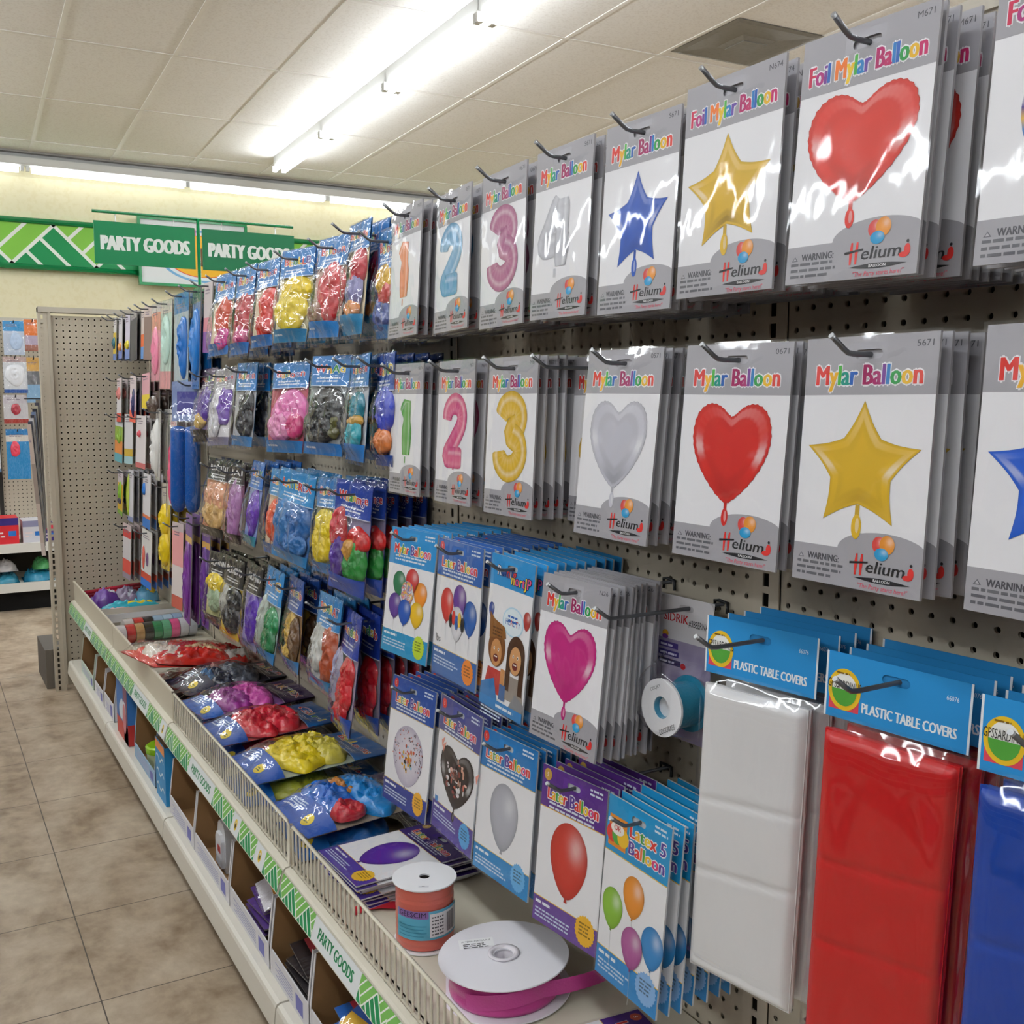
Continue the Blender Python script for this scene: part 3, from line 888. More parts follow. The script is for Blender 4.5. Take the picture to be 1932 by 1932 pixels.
for ri, (rows, row, X0) in enumerate(((ROW1, 'top row', .75), (ROW2, 'second row', .755))):
    for i, q in enumerate(rows):
        Y, Z, W, H, ya, pi_, ro, ti, art, what = q
        X = X0 if not (ri == 1 and i == 4) else .815
        lab = 'front %s, %s of hooks' % (what, row)
        o = mylar_pack('foil_balloon_pack', W, H, ti, art, ccode(i + ri * 3), 10 + i + ri * 20, lab)
        place(o, X, Y, Z, ya, pi_, ro)
        stack(o, [8, 9, 7, 7, 7, 6, 6, 5][i] if ri == 0 else [6, 8, 6, 6, 3, 6, 4, 4][i], X, Y, Z, ya, pi_, ro, what, row, .0165, i + ri * 9, .004)
        hook(Y, Z - .0172, 'grey peg hook holding the %s, %s' % (what, row))
# the fourth pack kind in grey, lower down
R3q = (1.124, -.241, .154, .225, 1.2, 6.7, .7)
o = mylar_pack('foil_balloon_pack', R3q[2], R3q[3], 'Mylar Balloon', lambda g, W, H: heart(g, 0, -.5 * H, W * .78, H * .46, 'c6267f', 3, .2), 'N26', 77, 'front magenta heart pack with grey header, third row')
place(o, .75, *R3q[:2], *R3q[4:])
stack(o, 8, .75, *R3q[:2], *R3q[4:], 'magenta heart pack', 'third row', .0115, 70, .005, x_end=.836)
hook(R3q[0], R3q[1] - .0172, 'grey peg hook holding the magenta heart pack, third row')

# ------------------------------------------------------------------ latex balloon packs
def latex_pack(name, W, H, hdr, title, hdh, foot, draw, badge, seed, label, spot='d8352f', trim='e6b93a', fh=.17, two=False, plain=False):
    g = G()
    sl = [pill(0, -.0155, .028, .008)]
    g.poly([(-W / 2, 0), (W / 2, 0), (W / 2, -H), (-W / 2, -H)], 'f2f1f4', 0, sl)
    g.poly([(-W / 2, 0), (W / 2, 0), (W / 2, -hdh * H), (-W / 2, -hdh * H)], hdr, 1, sl)
    if trim:
        g.rect(-W / 2, -hdh * H - .0012, W / 2, -hdh * H, trim, 2); g.rect(-W / 2, -(1 - fh) * H, W / 2, -(1 - fh) * H + .0012, trim, 2)
    g.rect(-W / 2, -H, W / 2, -(1 - fh) * H, foot, 1)
    if not plain:
        if two:
            g.text('Latex 5', .02, -.165 * H, .016, LTX, 3, .06, width=W * .58, outline=(.07, 'f4f2f8')); g.text('Balloon', .02, -.255 * H, .016, LTX[5:], 3, .06, width=W * .58, outline=(.07, 'f4f2f8'))
        else:
            g.text(title, 0, -.2 * H, .0165, LTX, 3, .06, width=W * .8, outline=(.07, 'f4f2f8'))
            g.smalltext(-.36 * W, -.228 * H, W * .72, 2, .0036, 'dfe8f4', 3, seed, .1)
        if spot: g.disc(-.41 * W, -.055 * H, .0085, .0085, spot, 3, 16); g.text('5', -.41 * W, -.055 * H - .003, .006, 'f4e8e8', 4)
        g.smalltext(.25 * W, -.04 * H, W * .2, 2, .0034, 'dfe8f4', 3, seed + 1, .1)
    draw(g, W, H)
    g.smalltext(-.46 * W, -(1 - fh) * H - .009, W * .3, 1, .005, 'f0f4fa', 3, seed + 2); g.smalltext(-.46 * W, -(1 - fh) * H - .018, W * .58, 3, .003, 'cfdcee', 3, seed + 3)
    if badge:
        g.burst(.32 * W, -.885 * H, .021, badge, 4)
        g.smalltext(.32 * W - .012, -.885 * H + .008, .025, 4, .0028, tone(badge, -.65), 6, seed + 4, .2)
    g.add([(-W / 2, .0025, 0), (W / 2, .0025, 0), (W / 2, .0025, -H), (-W / 2, .0025, -H)], [(0, 1, 2, 3)], 'c2c6cc')
    rim(g, W, H, 0, .0025, 'c8ccd2')
    o = obj(name, g, 'card')
    tag(o, label, 'pack')
    obj('clear_sleeve', sleeve(W, H, seed, amp=.0008), 'film', o)
    return o
def bunch(g, W, H):
    for x, y, c in ((-.22, -.44, '2f7a52'), (.06, -.40, 'cc3838'), (.26, -.49, 'ee9026'), (-.02, -.505, 'c9a86a'), (-.27, -.62, '5e3a92'), (.22, -.645, 'f0c01e'), (-.04, -.65, '1f55b4')):
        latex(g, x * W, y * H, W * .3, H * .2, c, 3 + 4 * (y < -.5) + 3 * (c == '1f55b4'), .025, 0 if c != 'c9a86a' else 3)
def trio(g, W, H):
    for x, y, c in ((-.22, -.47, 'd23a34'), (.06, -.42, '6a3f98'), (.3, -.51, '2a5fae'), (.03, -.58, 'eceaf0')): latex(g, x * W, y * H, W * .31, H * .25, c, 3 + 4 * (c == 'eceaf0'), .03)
    for k, c in enumerate(('26262a', 'd23a34', '2a5fae', 'e9b83a', '26262a')): g.disc(.03 * W + (k - 2) * .011, -.57 * H + .006 * (k % 2), .006, .012, c, 12 + k, 12)
    g.text('lbs', -.38 * W, -.76 * H, .012, '3a3a48', 3, .01)
def kids(g, W, H):
    """two cheerful people in front of a party scene: plain printed figures"""
    g.disc(.12 * W, -.40 * H, .24 * W, .095 * H, 'bfe0f2', 3, 28); g.disc(.12 * W, -.40 * H, .22 * W, .085 * H, 'e8f4fa', 4, 28)
    g.text('HEALITY', .12 * W, -.425 * H, .009, ['2a5fae', '2a5fae', 'd23a34'], 5, .02, width=.34 * W); g.smalltext(.0 * W, -.375 * H, .24 * W, 2, .004, '2a5fae', 5, 4)
    latex(g, -.4 * W, -.37 * H, .14 * W, .1 * H, '3a4f9a', 3); latex(g, .42 * W, -.36 * H, .17 * W, .12 * H, 'b03a34', 3)
    for cx, hair, shirt, sk in ((-.2, '7a4a22', 'b83a34', 'c98e58'), (.25, '4a2e1c', '9a8f86', 'd29a66')):
        cy = -.62 * H
        g.poly([(cx * W - .24 * W, -H * .9), (cx * W + .24 * W, -H * .9), (cx * W + .17 * W, -.74 * H), (cx * W - .17 * W, -.74 * H)], shirt, 3)
        g.disc(cx * W, cy + .02 * H, .2 * W, .125 * H, hair, 4, 26)
        if cx < 0: g.poly([(cx * W - .19 * W, cy + .07 * H), (cx * W + .2 * W, cy + .1 * H), (cx * W + .15 * W, cy + .17 * H), (cx * W - .1 * W, cy + .2 * H), (cx * W - .22 * W, cy + .24 * H)], '8a5a2a', 5); g.smalltext(cx * W - .12 * W, cy + .14 * H, .24 * W, 3, .003, '5a3414', 6, 3)
        if cx > 0: g.rect(cx * W - .2 * W, -.84 * H, cx * W - .1 * W, cy, hair, 4); g.rect(cx * W + .1 * W, -.84 * H, cx * W + .2 * W, cy, hair, 4)
        g.disc(cx * W, cy - .012 * H, .13 * W, .09 * H, sk, 6, 26)
        for e in (-.05, .05): g.disc((cx + e) * W, cy + .012 * H, .018 * W, .012 * H, 'f6f2ea', 7, 10); g.disc((cx + e) * W, cy + .012 * H, .009 * W, .007 * H, '2a1e16', 8, 8)
        g.disc(cx * W, cy - .047 * H, .06 * W, .026 * H, '6a1f1a', 7, 14); g.rect((cx - .035) * W, cy - .042 * H, (cx + .035) * W, cy - .034 * H, 'f6f2ea', 8)
        g.disc(cx * W, cy - .015 * H, .012 * W, .01 * H, tone(sk, -.2), 7, 8)
    g.poly([(-.5 * W, -.86 * H), (-.2 * W, -.8 * H), (-.05 * W, -H), (-.5 * W, -H)], '3a78b4', 5); g.rect(-.06 * W, -.84 * H, .04 * W, -.72 * H, 'c98e58', 5)
    g.rect(-.06 * W, -.92 * H, .08 * W, -.82 * H, '4a6a9a', 6); g.poly([(.1 * W, -H), (.5 * W, -H), (.5 * W, -.88 * H), (.3 * W, -.84 * H)], '8a8a8e', 5)
    g.rect(-.5 * W, -H, .5 * W, -.935 * H, '2f7fc0', 9); g.smalltext(-.1 * W, -.975 * H, .5 * W, 1, .005, 'e8f0fa', 10, 6)
    g.text('Rwnilg', -.12 * W, -.13 * H, .014, ['e8e8f0', '2a4f9a', 'd23a34'], 4, .03, outline=(.07, '1a2a5a')); g.text('nortJP', .22 * W, -.165 * H, .015, ['f2d23e', 'e0568a'], 6, .03, outline=(.07, '1a2a5a'))
def confetti(g, W, H):
    cx, cy = 0, -.58 * H
    def fn(u, v, k, t): return mixc('dcd6e0', 'b8b0c4', k ** 4 + .25 * NV(u * 200, v * 200, 2))
    out = [(cx + .36 * W * math.sin(t) * (1 - .2 * ((1 - math.cos(t)) / 2) ** 2), cy + .235 * H * math.cos(t)) for t in [2 * math.pi * i / 40 for i in range(40)]]
    g.rings(out, (cx, cy), [1, .94, .8, .6, .4, .2, 0], fn, 3)
    r = random.Random(4)
    for i in range(110):
        a = r.uniform(-.6, 3.7); k = r.uniform(.3, .97) ** .5
        g.disc(cx + .35 * W * math.cos(a) * k, cy + .22 * H * math.sin(a) * k, .0016, .0016, r.choice(['4a4252', '7a7284', 'c8583a', '2a2630', '9a92a4']), 4, 6)
    for i in range(46):
        a = r.uniform(0, 6.28); k = r.uniform(0, .62)
        g.disc(cx + .3 * W * math.cos(a) * k, cy - .02 * H + .18 * H * math.sin(a) * k, r.uniform(.0018, .0042), r.uniform(.0018, .0042), r.choice(['d8352f', 'e0a92c', '2a2a2e', '7fc0e0', 'e0a92c', 'c8583a']), 5 + i % 4, 8)
    g.poly([(-.002, cy - .235 * H), (.002, cy - .235 * H), (.003, cy - .26 * H), (-.003, cy - .26 * H)], '8a8292', 4)
def darkheart(g, W, H):
    heart(g, .02 * W, -.55 * H, W * .82, H * .42, '2c2428', 3, .2)
    r = random.Random(8)
    for i in range(60):
        a, k = r.uniform(0, 6.3), r.uniform(0, .8)
        g.disc(.02 * W + .34 * W * math.cos(a) * k, -.53 * H + .17 * H * math.sin(a) * k, r.uniform(.0015, .007), r.uniform(.0015, .006), r.choice(['d8a08a', 'c86a5a', 'e8e0e4', '8a3a3a', 'e8b8a8', '4a3a40', 'f0f0f2']), 14, 9)
    for x, y in ((-.4, -.33), (-.36, -.36), (.46, -.42)): g.poly([(x * W, y * H), (x * W + .012, y * H + .008), (x * W + .004, y * H - .012)], 'ea9a8a', 4)
    g.rect(-.45 * W, -.8 * H, -.38 * W, -.76 * H, '3a86c8', 4)
def four(g, W, H):
    for x, y, c in ((.02, -.47, 'e8912c'), (-.3, -.6, '8cbf3a'), (.36, -.66, '2f86c8'), (.06, -.735, 'b05a9a')): latex(g, x * W, y * H, W * .36, H * .225, c, 3 + 5 * (c == 'b05a9a'), .045)
    g.rect(-.46 * W, -.27 * H, -.17 * W, -.1 * H, 'e0882a', 3)
    for k, c in enumerate(('d8352f', '4fa548', 'f2c22e')): g.disc((-.4 + .09 * k) * W, -.2 * H, .012, .012, c, 4 + k, 12)
    g.disc(-.315 * W, -.165 * H, .014, .008, 'f6f2ea', 8, 16); g.text('OR', -.315 * W, -.175 * H, .007, 'c8242a', 9, .03)
LB, DB, VI = '2a8fd0', '2a4f9e', '5a2f86'
LAT = [
    (1.632, -.232, .168, .223, 3.3, 7.5, 1.0, LB, 'Mylar Balloon', .29, '2a93c4', bunch, 'c4dc3a', 'light-blue balloon bunch pack', 'third row', 'd8352f', None, .18, 9),
    (1.456, -.233, .164, .224, -1.7, 4.6, .4, '2f62ae', 'Later Balloon', .27, '3a6aac', trio, 'ee8a34', 'blue-header pack with three balloons', 'third row', 'c8324a', 'd9b96a', .2, 9),
    (1.288, -.235, .125, .230, .1, 5.2, -1.4, LB, '', .2, '2f7fc0', kids, None, 'narrow pack picturing two laughing people', 'third row', None, None, .06, 9),
    (1.639, -.507, .172, .227, 1.4, 7.8, 2.2, DB, 'Later Balloon', .27, '2f3f8e', confetti, 'eeb030', 'dark-blue pack with a clear confetti balloon', 'fourth row', 'd8352f', 'd9b96a', .17, 6),
    (1.456, -.500, .157, .225, -2.6, 5.9, .1, '4a4f90', 'Later Balloon', .26, '5a4a98', darkheart, '5aa8e0', 'purple-blue pack with a dark heart balloon', 'fourth row', 'd8352f', 'd9b96a', .2, 6),
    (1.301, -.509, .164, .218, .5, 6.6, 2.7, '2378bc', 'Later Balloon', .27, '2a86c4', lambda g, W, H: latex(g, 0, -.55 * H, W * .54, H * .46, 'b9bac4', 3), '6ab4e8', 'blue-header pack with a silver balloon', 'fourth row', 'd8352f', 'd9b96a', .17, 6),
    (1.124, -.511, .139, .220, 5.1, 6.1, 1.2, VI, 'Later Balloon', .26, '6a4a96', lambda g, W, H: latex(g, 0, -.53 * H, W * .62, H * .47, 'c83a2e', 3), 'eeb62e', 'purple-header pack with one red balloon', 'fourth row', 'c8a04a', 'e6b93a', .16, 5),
    (.979, -.506, .126, .237, .2, 4.6, -.8, '1f93cc', '', .3, '2a86c8', four, '8ab8e8', 'light-blue pack with four coloured balloons', 'fourth row', None, 'e6b93a', .16, 6)]
for k, q in enumerate(LAT):
    Y, Z, W, H, ya, pi_, ro, hdr, ti, hdh, foot, draw, badge, what, row, spot, trim, fh, n = q
    o = latex_pack('latex_balloon_pack', W, H, hdr, ti, hdh, foot, draw, badge, 30 + k, 'front %s, %s' % (what, row), spot, trim, fh, two=k == 7, plain=k == 2)
    place(o, .75, Y, Z, ya, pi_, ro)
    stack(o, n, .75, Y, Z, ya, pi_, ro, what, row, .016 if k != 7 else .02, 40 + k, .006 if k > 2 else .004, kids=False)
    hook(Y, Z - .016, 'grey peg hook holding the %s, %s' % (what.replace(' pack', ''), row))

# ------------------------------------------------------------------ ribbon card on a long hook
t = empty('ribbon_blister_card'); tag(t, 'white hanging card with a blue curling ribbon spool, beside the white table covers', 'pack')
g = G(); W, H = .098, .185
sl = [pill(0, -.014, .026, .008)]
rc = [(-W / 2 + .012 - .012 * math.cos(a), -.012 + .012 * math.sin(a)) for a in [math.pi / 2 * i / 5 for i in range(6)]]
out = rc + [(-x, y) for x, y in rc[::-1]] + [(W / 2, -H), (-W / 2, -H)]
g.poly(out, 'e2e0e4', 0, sl)
g.rect(-W / 2, -H, W / 2, -.058, 'a79fb4', 1, 10, 16, lambda a, b: mixc('b4aac0', '83789a', .5 + 1.2 * NV(a * 4, b * 5, 3)))
g.text('SIDRIK', -.018, -.034, .011, 'c0242c', 2, .03, width=.046); g.text('#3BEERNAIS', .026, -.036, .0085, '3a3a40', 2, .02, width=.04)
for k, (wd, c) in enumerate(((.036, '4a3a80'), (.038, '3a2f70'), (.042, '2f2858'))): g.rect(-W / 2 + .002, -.07 - k * .011, -W / 2 + .002 + wd, -.0625 - k * .011, c, 3); g.smalltext(-W / 2 + .005, -.068 - k * .011, wd - .006, 1, .0035, 'd8d4e8', 4, k)
g.disc(-.036, -.052, .006, .005, 'd8a02c', 3, 10); g.disc(-.036, -.056, .006, .003, '7a3f98', 4, 10)
g.disc(.0, -.09, .005, .004, 'c0242c', 3, 10)
g.add([(-W / 2, .001, 0), (W / 2, .001, 0), (W / 2, .001, -H), (-W / 2, .001, -H)], [(0, 1, 2, 3)], 'c8c6ca')
obj('backing_card', g, 'card', t)
sp = obj('blue_ribbon_spool', G().lathe([(.0, -.024), (.036, -.024), (.036, -.0215), (.0285, -.0215), (.029, 0), (.0285, .0215), (.036, .0215), (.036, .024), (.013, .024), (.0125, .016), (.0, .016)], '2a7f9e', 36), 'satin', t, (.024, -.032, -.131), (R(90), R(-28), 0))
g = G(); g.lathe([(.0365, .0242), (.0365, .0252), (.014, .0252), (.014, .0242)], 'e4e4e8', 36); g.warp = None
lab = G(); lab.lathe([(.0365, .022), (.0365, .0252), (.014, .0252), (.0128, .0165), (0, .0165)], 'e4e4e8', 36)
obj('flange', lab, 'gloss', sp)
lt = G(); lt.text('LOGOBASS', 0, -.031, .0065, '2a2a30', 1, .01, width=.03); lt.text('CISQKY', 0, .024, .004, '6a6a70', 1)
obj('flange_label', lt, 'card', sp, (0, 0, .0254), (R(-90), 0, 0))
g = G()
for i in range(9):
    for j in range(9): pass
P = []; F = []
for j in range(15):
    for i in range(13):
        u = (i / 12 - .5) * .09; v = -.075 - j / 14 * .1
        e = max(0, 1 - ((u - .014) / .045) ** 2) * max(0, 1 - ((v + .125) / .052) ** 2)
        P.append((u, -.002 - .06 * min(1, e * 2.2) ** .7, v))
F = [(j * 13 + i, j * 13 + i + 1, (j + 1) * 13 + i + 1, (j + 1) * 13 + i) for j in range(14) for i in range(12)]
g.add(P, F, 'ffffff', True)
obj('clear_blister', g, 'film', t)
place(t, .852, 1.02, -.258, 4, 3, 0)
hook(1.016, -.271, 'bare front part of the long hook holding the ribbon card')

# ------------------------------------------------------------------ plastic table covers
def table_cover(col, name, label, seed, mat='sheet'):
    W, H = .146, .425
    t = empty('table_cover_pack'); tag(t, label, 'pack')
    g = G()
    sl = [pill(0, -.0155, .028, .009)]
    hh = .066
    g.poly([(-W / 2, 0), (W / 2, 0), (W / 2, -hh), (-W / 2, -hh)], '2b8fd2', 0, sl)
    g.rect(-W / 2, -hh, -W / 2 + .0022, 0, 'e8eef4', 1); g.rect(W / 2 - .0022, -hh, W / 2, 0, 'e8eef4', 1)
    g.text('PLASTIC TABLE COVERS', .014, -.0545, .0098, 'f4f8fc', 1, .05, width=.094)
    cx, cy = -.052, -.036
    g.rect(cx - .016, cy - .021, cx + .016, cy - .006, 'd8485a', 1); g.disc(cx, cy, .0175, .021, 'e9bf2c', 2, 30); g.disc(cx, cy, .0135, .0165, 'f4f4f0', 3, 30)
    g.disc(cx, cy, .0135, .0165, '4f9a3a', 4, 16, math.pi, 2 * math.pi); g.text('GPSSARDINUS', cx, cy + .0005, .0085, '2a2a26', 6, .02, width=.036); g.smalltext(cx - .009, cy + .0155, .018, 1, .002, '7a5a18', 6, 2)
    g.text('66076', .055, -.02, .0045, 'dce8f4', 1, width=.012)
    g.add([(-W / 2, .0012, 0), (W / 2, .0012, 0), (W / 2, .0012, -hh), (-W / 2, .0012, -hh)], [(0, 1, 2, 3)], '2478b4')
    obj('header_card', g, 'card', t)
    # folded sheet: a soft slab of several layers
    g = G()
    z0, z1, th = -hh - .012, -H + .006, .022
    nx, nz = 24, 90
    P = []; F = []
    for j in range(nz + 1):
        for i in range(nx + 1):
            u = (i / nx - .5) * (W - .008); v = z0 + (z1 - z0) * j / nz
            e = min(1, (1 - abs(2 * i / nx - 1)) * 9) ** .5 * min(1, min(j, nz - j) / 2.) ** .5
            d = th * .5 * e + (.0014 * NV(u * 14, v * 9, seed) + .0013 * NV(u * 36 + v * 5, v * 6, seed + 4)) * e
            for cz in (-.205, -.29): d -= .0022 * math.exp(-((v - cz - u * .12) / .0032) ** 2)
            P.append((u, -d, v))
    F = [(j * (nx + 1) + i, j * (nx + 1) + i + 1, (j + 1) * (nx + 1) + i + 1, (j + 1) * (nx + 1) + i) for j in range(nz) for i in range(nx)]
    g.add(P, F, col, True)
    for k, y in enumerate((.0005, .005, .0095)):
        x = (W - .008) / 2 - .0012 * (k + 1)
        g.box(-x, y - .004, z1 + .001 * k, x, y, z0 - .001 * k, tone(col, -.06 * k))
    obj('folded_cover', g, mat, t)
    g = G(); P = []
    for j in range(31):
        for i in range(15):
            u = (i / 14 - .5) * (W + .006); v = -hh + .004 - (H - hh) * j / 30
            e = min(1, min(i, 14 - i) / 1.5) * min(1, max(0, j - .5) / 2) * min(1, (30 - j) / 2)
            wr = .004 * max(0, 1 - abs(v + hh + .02) / .03) * ridge(u * 60, v * 30, seed)
            P.append((u, -.0015 - e * (.0125 + .0012 * NV(u * 20, v * 12, seed + 3) + .0022 * ridge(u * 26 + v * 4, v * 5, seed + 8) + wr * .6), v))
    g.add(P, [(j * 15 + i, j * 15 + i + 1, (j + 1) * 15 + i + 1, (j + 1) * 15 + i) for j in range(30) for i in range(14)], 'ffffff', True)
    obj('clear_bag', g, 'film', t)
    return t
for k, (col, what, X, Y, ya, pi_, ro, n) in enumerate((('e6e5e6', 'white plastic table cover pack', .80, .831, 12, 1.9, -1, 3), ('c01a1e', 'red plastic table cover pack', .79, .640, 12, 0, -2, 3), ('0f3f9e', 'blue plastic table cover pack', .79, .468, 12, 1, -1, 2))):
    o = table_cover(col, what, 'front ' + what + ' with light-blue header card', 60 + k)
    place(o, X, Y, -.252, ya, pi_, ro)
    for i in range(n):
        c = dup(o, '%s %s back on its hook' % (ORD[i], what), what + 's')
        place(c, X + .029 * (i + 1), Y + .004 * i - .002, -.2525 - .001 * (i % 2), ya, pi_ * .8, ro)
    o['group'] = what + 's'
    hook(Y - .002, -.2675, 'grey peg hook holding the ' + what)

# ------------------------------------------------------------------ bagged balloons and party bags
def sstep(a, b, x):
    t = max(0, min(1, (x - a) / (b - a))); return t * t * (3 - 2 * t)

def blob(g, cu, cv, ru, rv, d0, depth, col, seed, n=54):
    """a crumpled lump of plastic or rubber pressed into the bag"""
    P = []; cols = []; F = []
    lv = [1, .98, .93, .87, .81, .75, .69, .63, .57, .51, .45, .39, .33, .27, .21, .15, .09, .03]
    for k in lv:
        for i in range(n):
            a = 2 * math.pi * i / n
            q = k * (1 + .16 * NV(math.cos(a) * 1.6 + seed, math.sin(a) * 1.6, seed * .7))
            u, v = cu + ru * math.cos(a) * q, cv + rv * math.sin(a) * q
            d = d0 + depth * (math.sqrt(max(0, 1 - k * k)) * (.55 + .4 * ridge(u * 30 + seed, v * 30, seed)) + .42 * (1 - k) ** .3 * ridge(u * 80 + seed, v * 44 + u * 34, seed + 7) + .14 * (1 - k) ** .3 * ridge(u * 170, v * 120 - u * 60, seed + 3)) * (1 if k < .99 else 0)
            P.append((u, -d, v)); cols.append(tone(col, .12 * NV(u * 60, v * 60, seed + 2)))
    for j in range(len(lv) - 1):
        for i in range(n): F.append((j * n + i, j * n + (i + 1) % n, (j + 1) * n + (i + 1) % n, (j + 1) * n + i))
    F.append(tuple((len(lv) - 1) * n + i for i in range(n)))
    g.add(P, F, cols, True)

def bag(label, W, H, hdr, hf, title, strip, sf, bg, blobs, seed, thick=.02, tcol=None, film=True, slot=True, sub=True, end=.84):
    def df(u, v):
        t = -v / H
        e = max(0, 1 - (2 * u / W) ** 2)
        return .0015 + thick * sstep(hf * .55, hf + .22, t) * sstep(1.0, end, t) * e ** .6 + (.0012 + (.1 * thick if thick > .03 else 0)) * e * NV(u * 30, v * 22, seed)
    bag.df = df
    g = G(df)
    nw = 12
    edge = [(-W / 2 + W * i / nw) for i in range(nw + 1)]
    # header print with a softly curved lower edge
    g.rect(-W / 2, -hf * H, W / 2, 0, hdr, 1)
    g.rect(-W / 2, -hf * H - .002, W / 2, -hf * H, tone(hdr, .5), 2)
    if title:
        tc = tcol or LTX
        g.text(title, 0, -hf * H * .58, min(.02, hf * H * .26), tc, 3, .06, width=W * .8, outline=(.07, 'f2f2f8') if not tcol else None, wave=.0012)
        if sub: g.smalltext(-.32 * W, -hf * H * .78, W * .64, 2, .004, tone(hdr, .75), 3, seed, .1)
    if sf:
        g.rect(-W / 2, -H, W / 2, -(1 - sf) * H, strip, 1)
        g.smalltext(-.4 * W, -(1 - sf * .5) * H, W * .3, 1, .0045, tone(strip, .7), 2, seed + 1)
    g.warp = None
    g.add([(-W / 2, .0012, 0), (W / 2, .0012, 0), (W / 2, .0012, -H), (-W / 2, .0012, -H)], [(0, 1, 2, 3)], tone(hdr, -.1))
    g.rect(-W / 2, -H, W / 2, -hf * H * .8, bg, 0)
    o = obj('balloon_bag', g, 'card')
    tag(o, label, 'bag')
    for i, q in enumerate(blobs):
        b = G()
        ru = min(q[2] * 1.28, .5 - abs(q[0]) + .03)
        blob(b, q[0] * W, q[1] * H, ru * W, q[3] * 1.25 * H, .0008 + .002 * i, thick * (q[5] if len(q) > 5 else .75), q[4], seed + i * 3.1)
        obj('contents', b, 'rubber', o)
    if film:
        f = G(); nx, nz = 22, 48; P = []
        m = .003
        for j in range(nz + 1):
            for i in range(nx + 1):
                u = (i / nx - .5) * (W + 2 * m); v = .002 - j / nz * (H + m + .006)
                e = min(1, min(i, nx - i) / 2) * min(1, min(j, nz - j) / 2)
                wr = max(0, ridge(u * 48 + seed, v * 13 + u * 12, seed)) * .005 + max(0, ridge(u * 95, v * 60, seed + 4)) * .0024
                P.append((u, -(df(max(-W / 2, min(W / 2, u)), v) + .0012 + e * wr), v))
        F = []
        for j in range(nz):
            for i in range(nx):
                u = ((i + .5) / nx - .5) * (W + 2 * m); v = .002 - (j + .5) / nz * (H + m + .006)
                if slot and abs(u) < .008 and abs(v + .0225) < .007: continue
                F.append((j * (nx + 1) + i, j * (nx + 1) + i + 1, (j + 1) * (nx + 1) + i + 1, (j + 1) * (nx + 1) + i))
        f.add(P, F, 'ffffff', True)
        obj('clear_film', f, 'bagfilm', o)
    return o
BL, BD = '1f78c0', '17469c'
WB = ['f0f0f0']
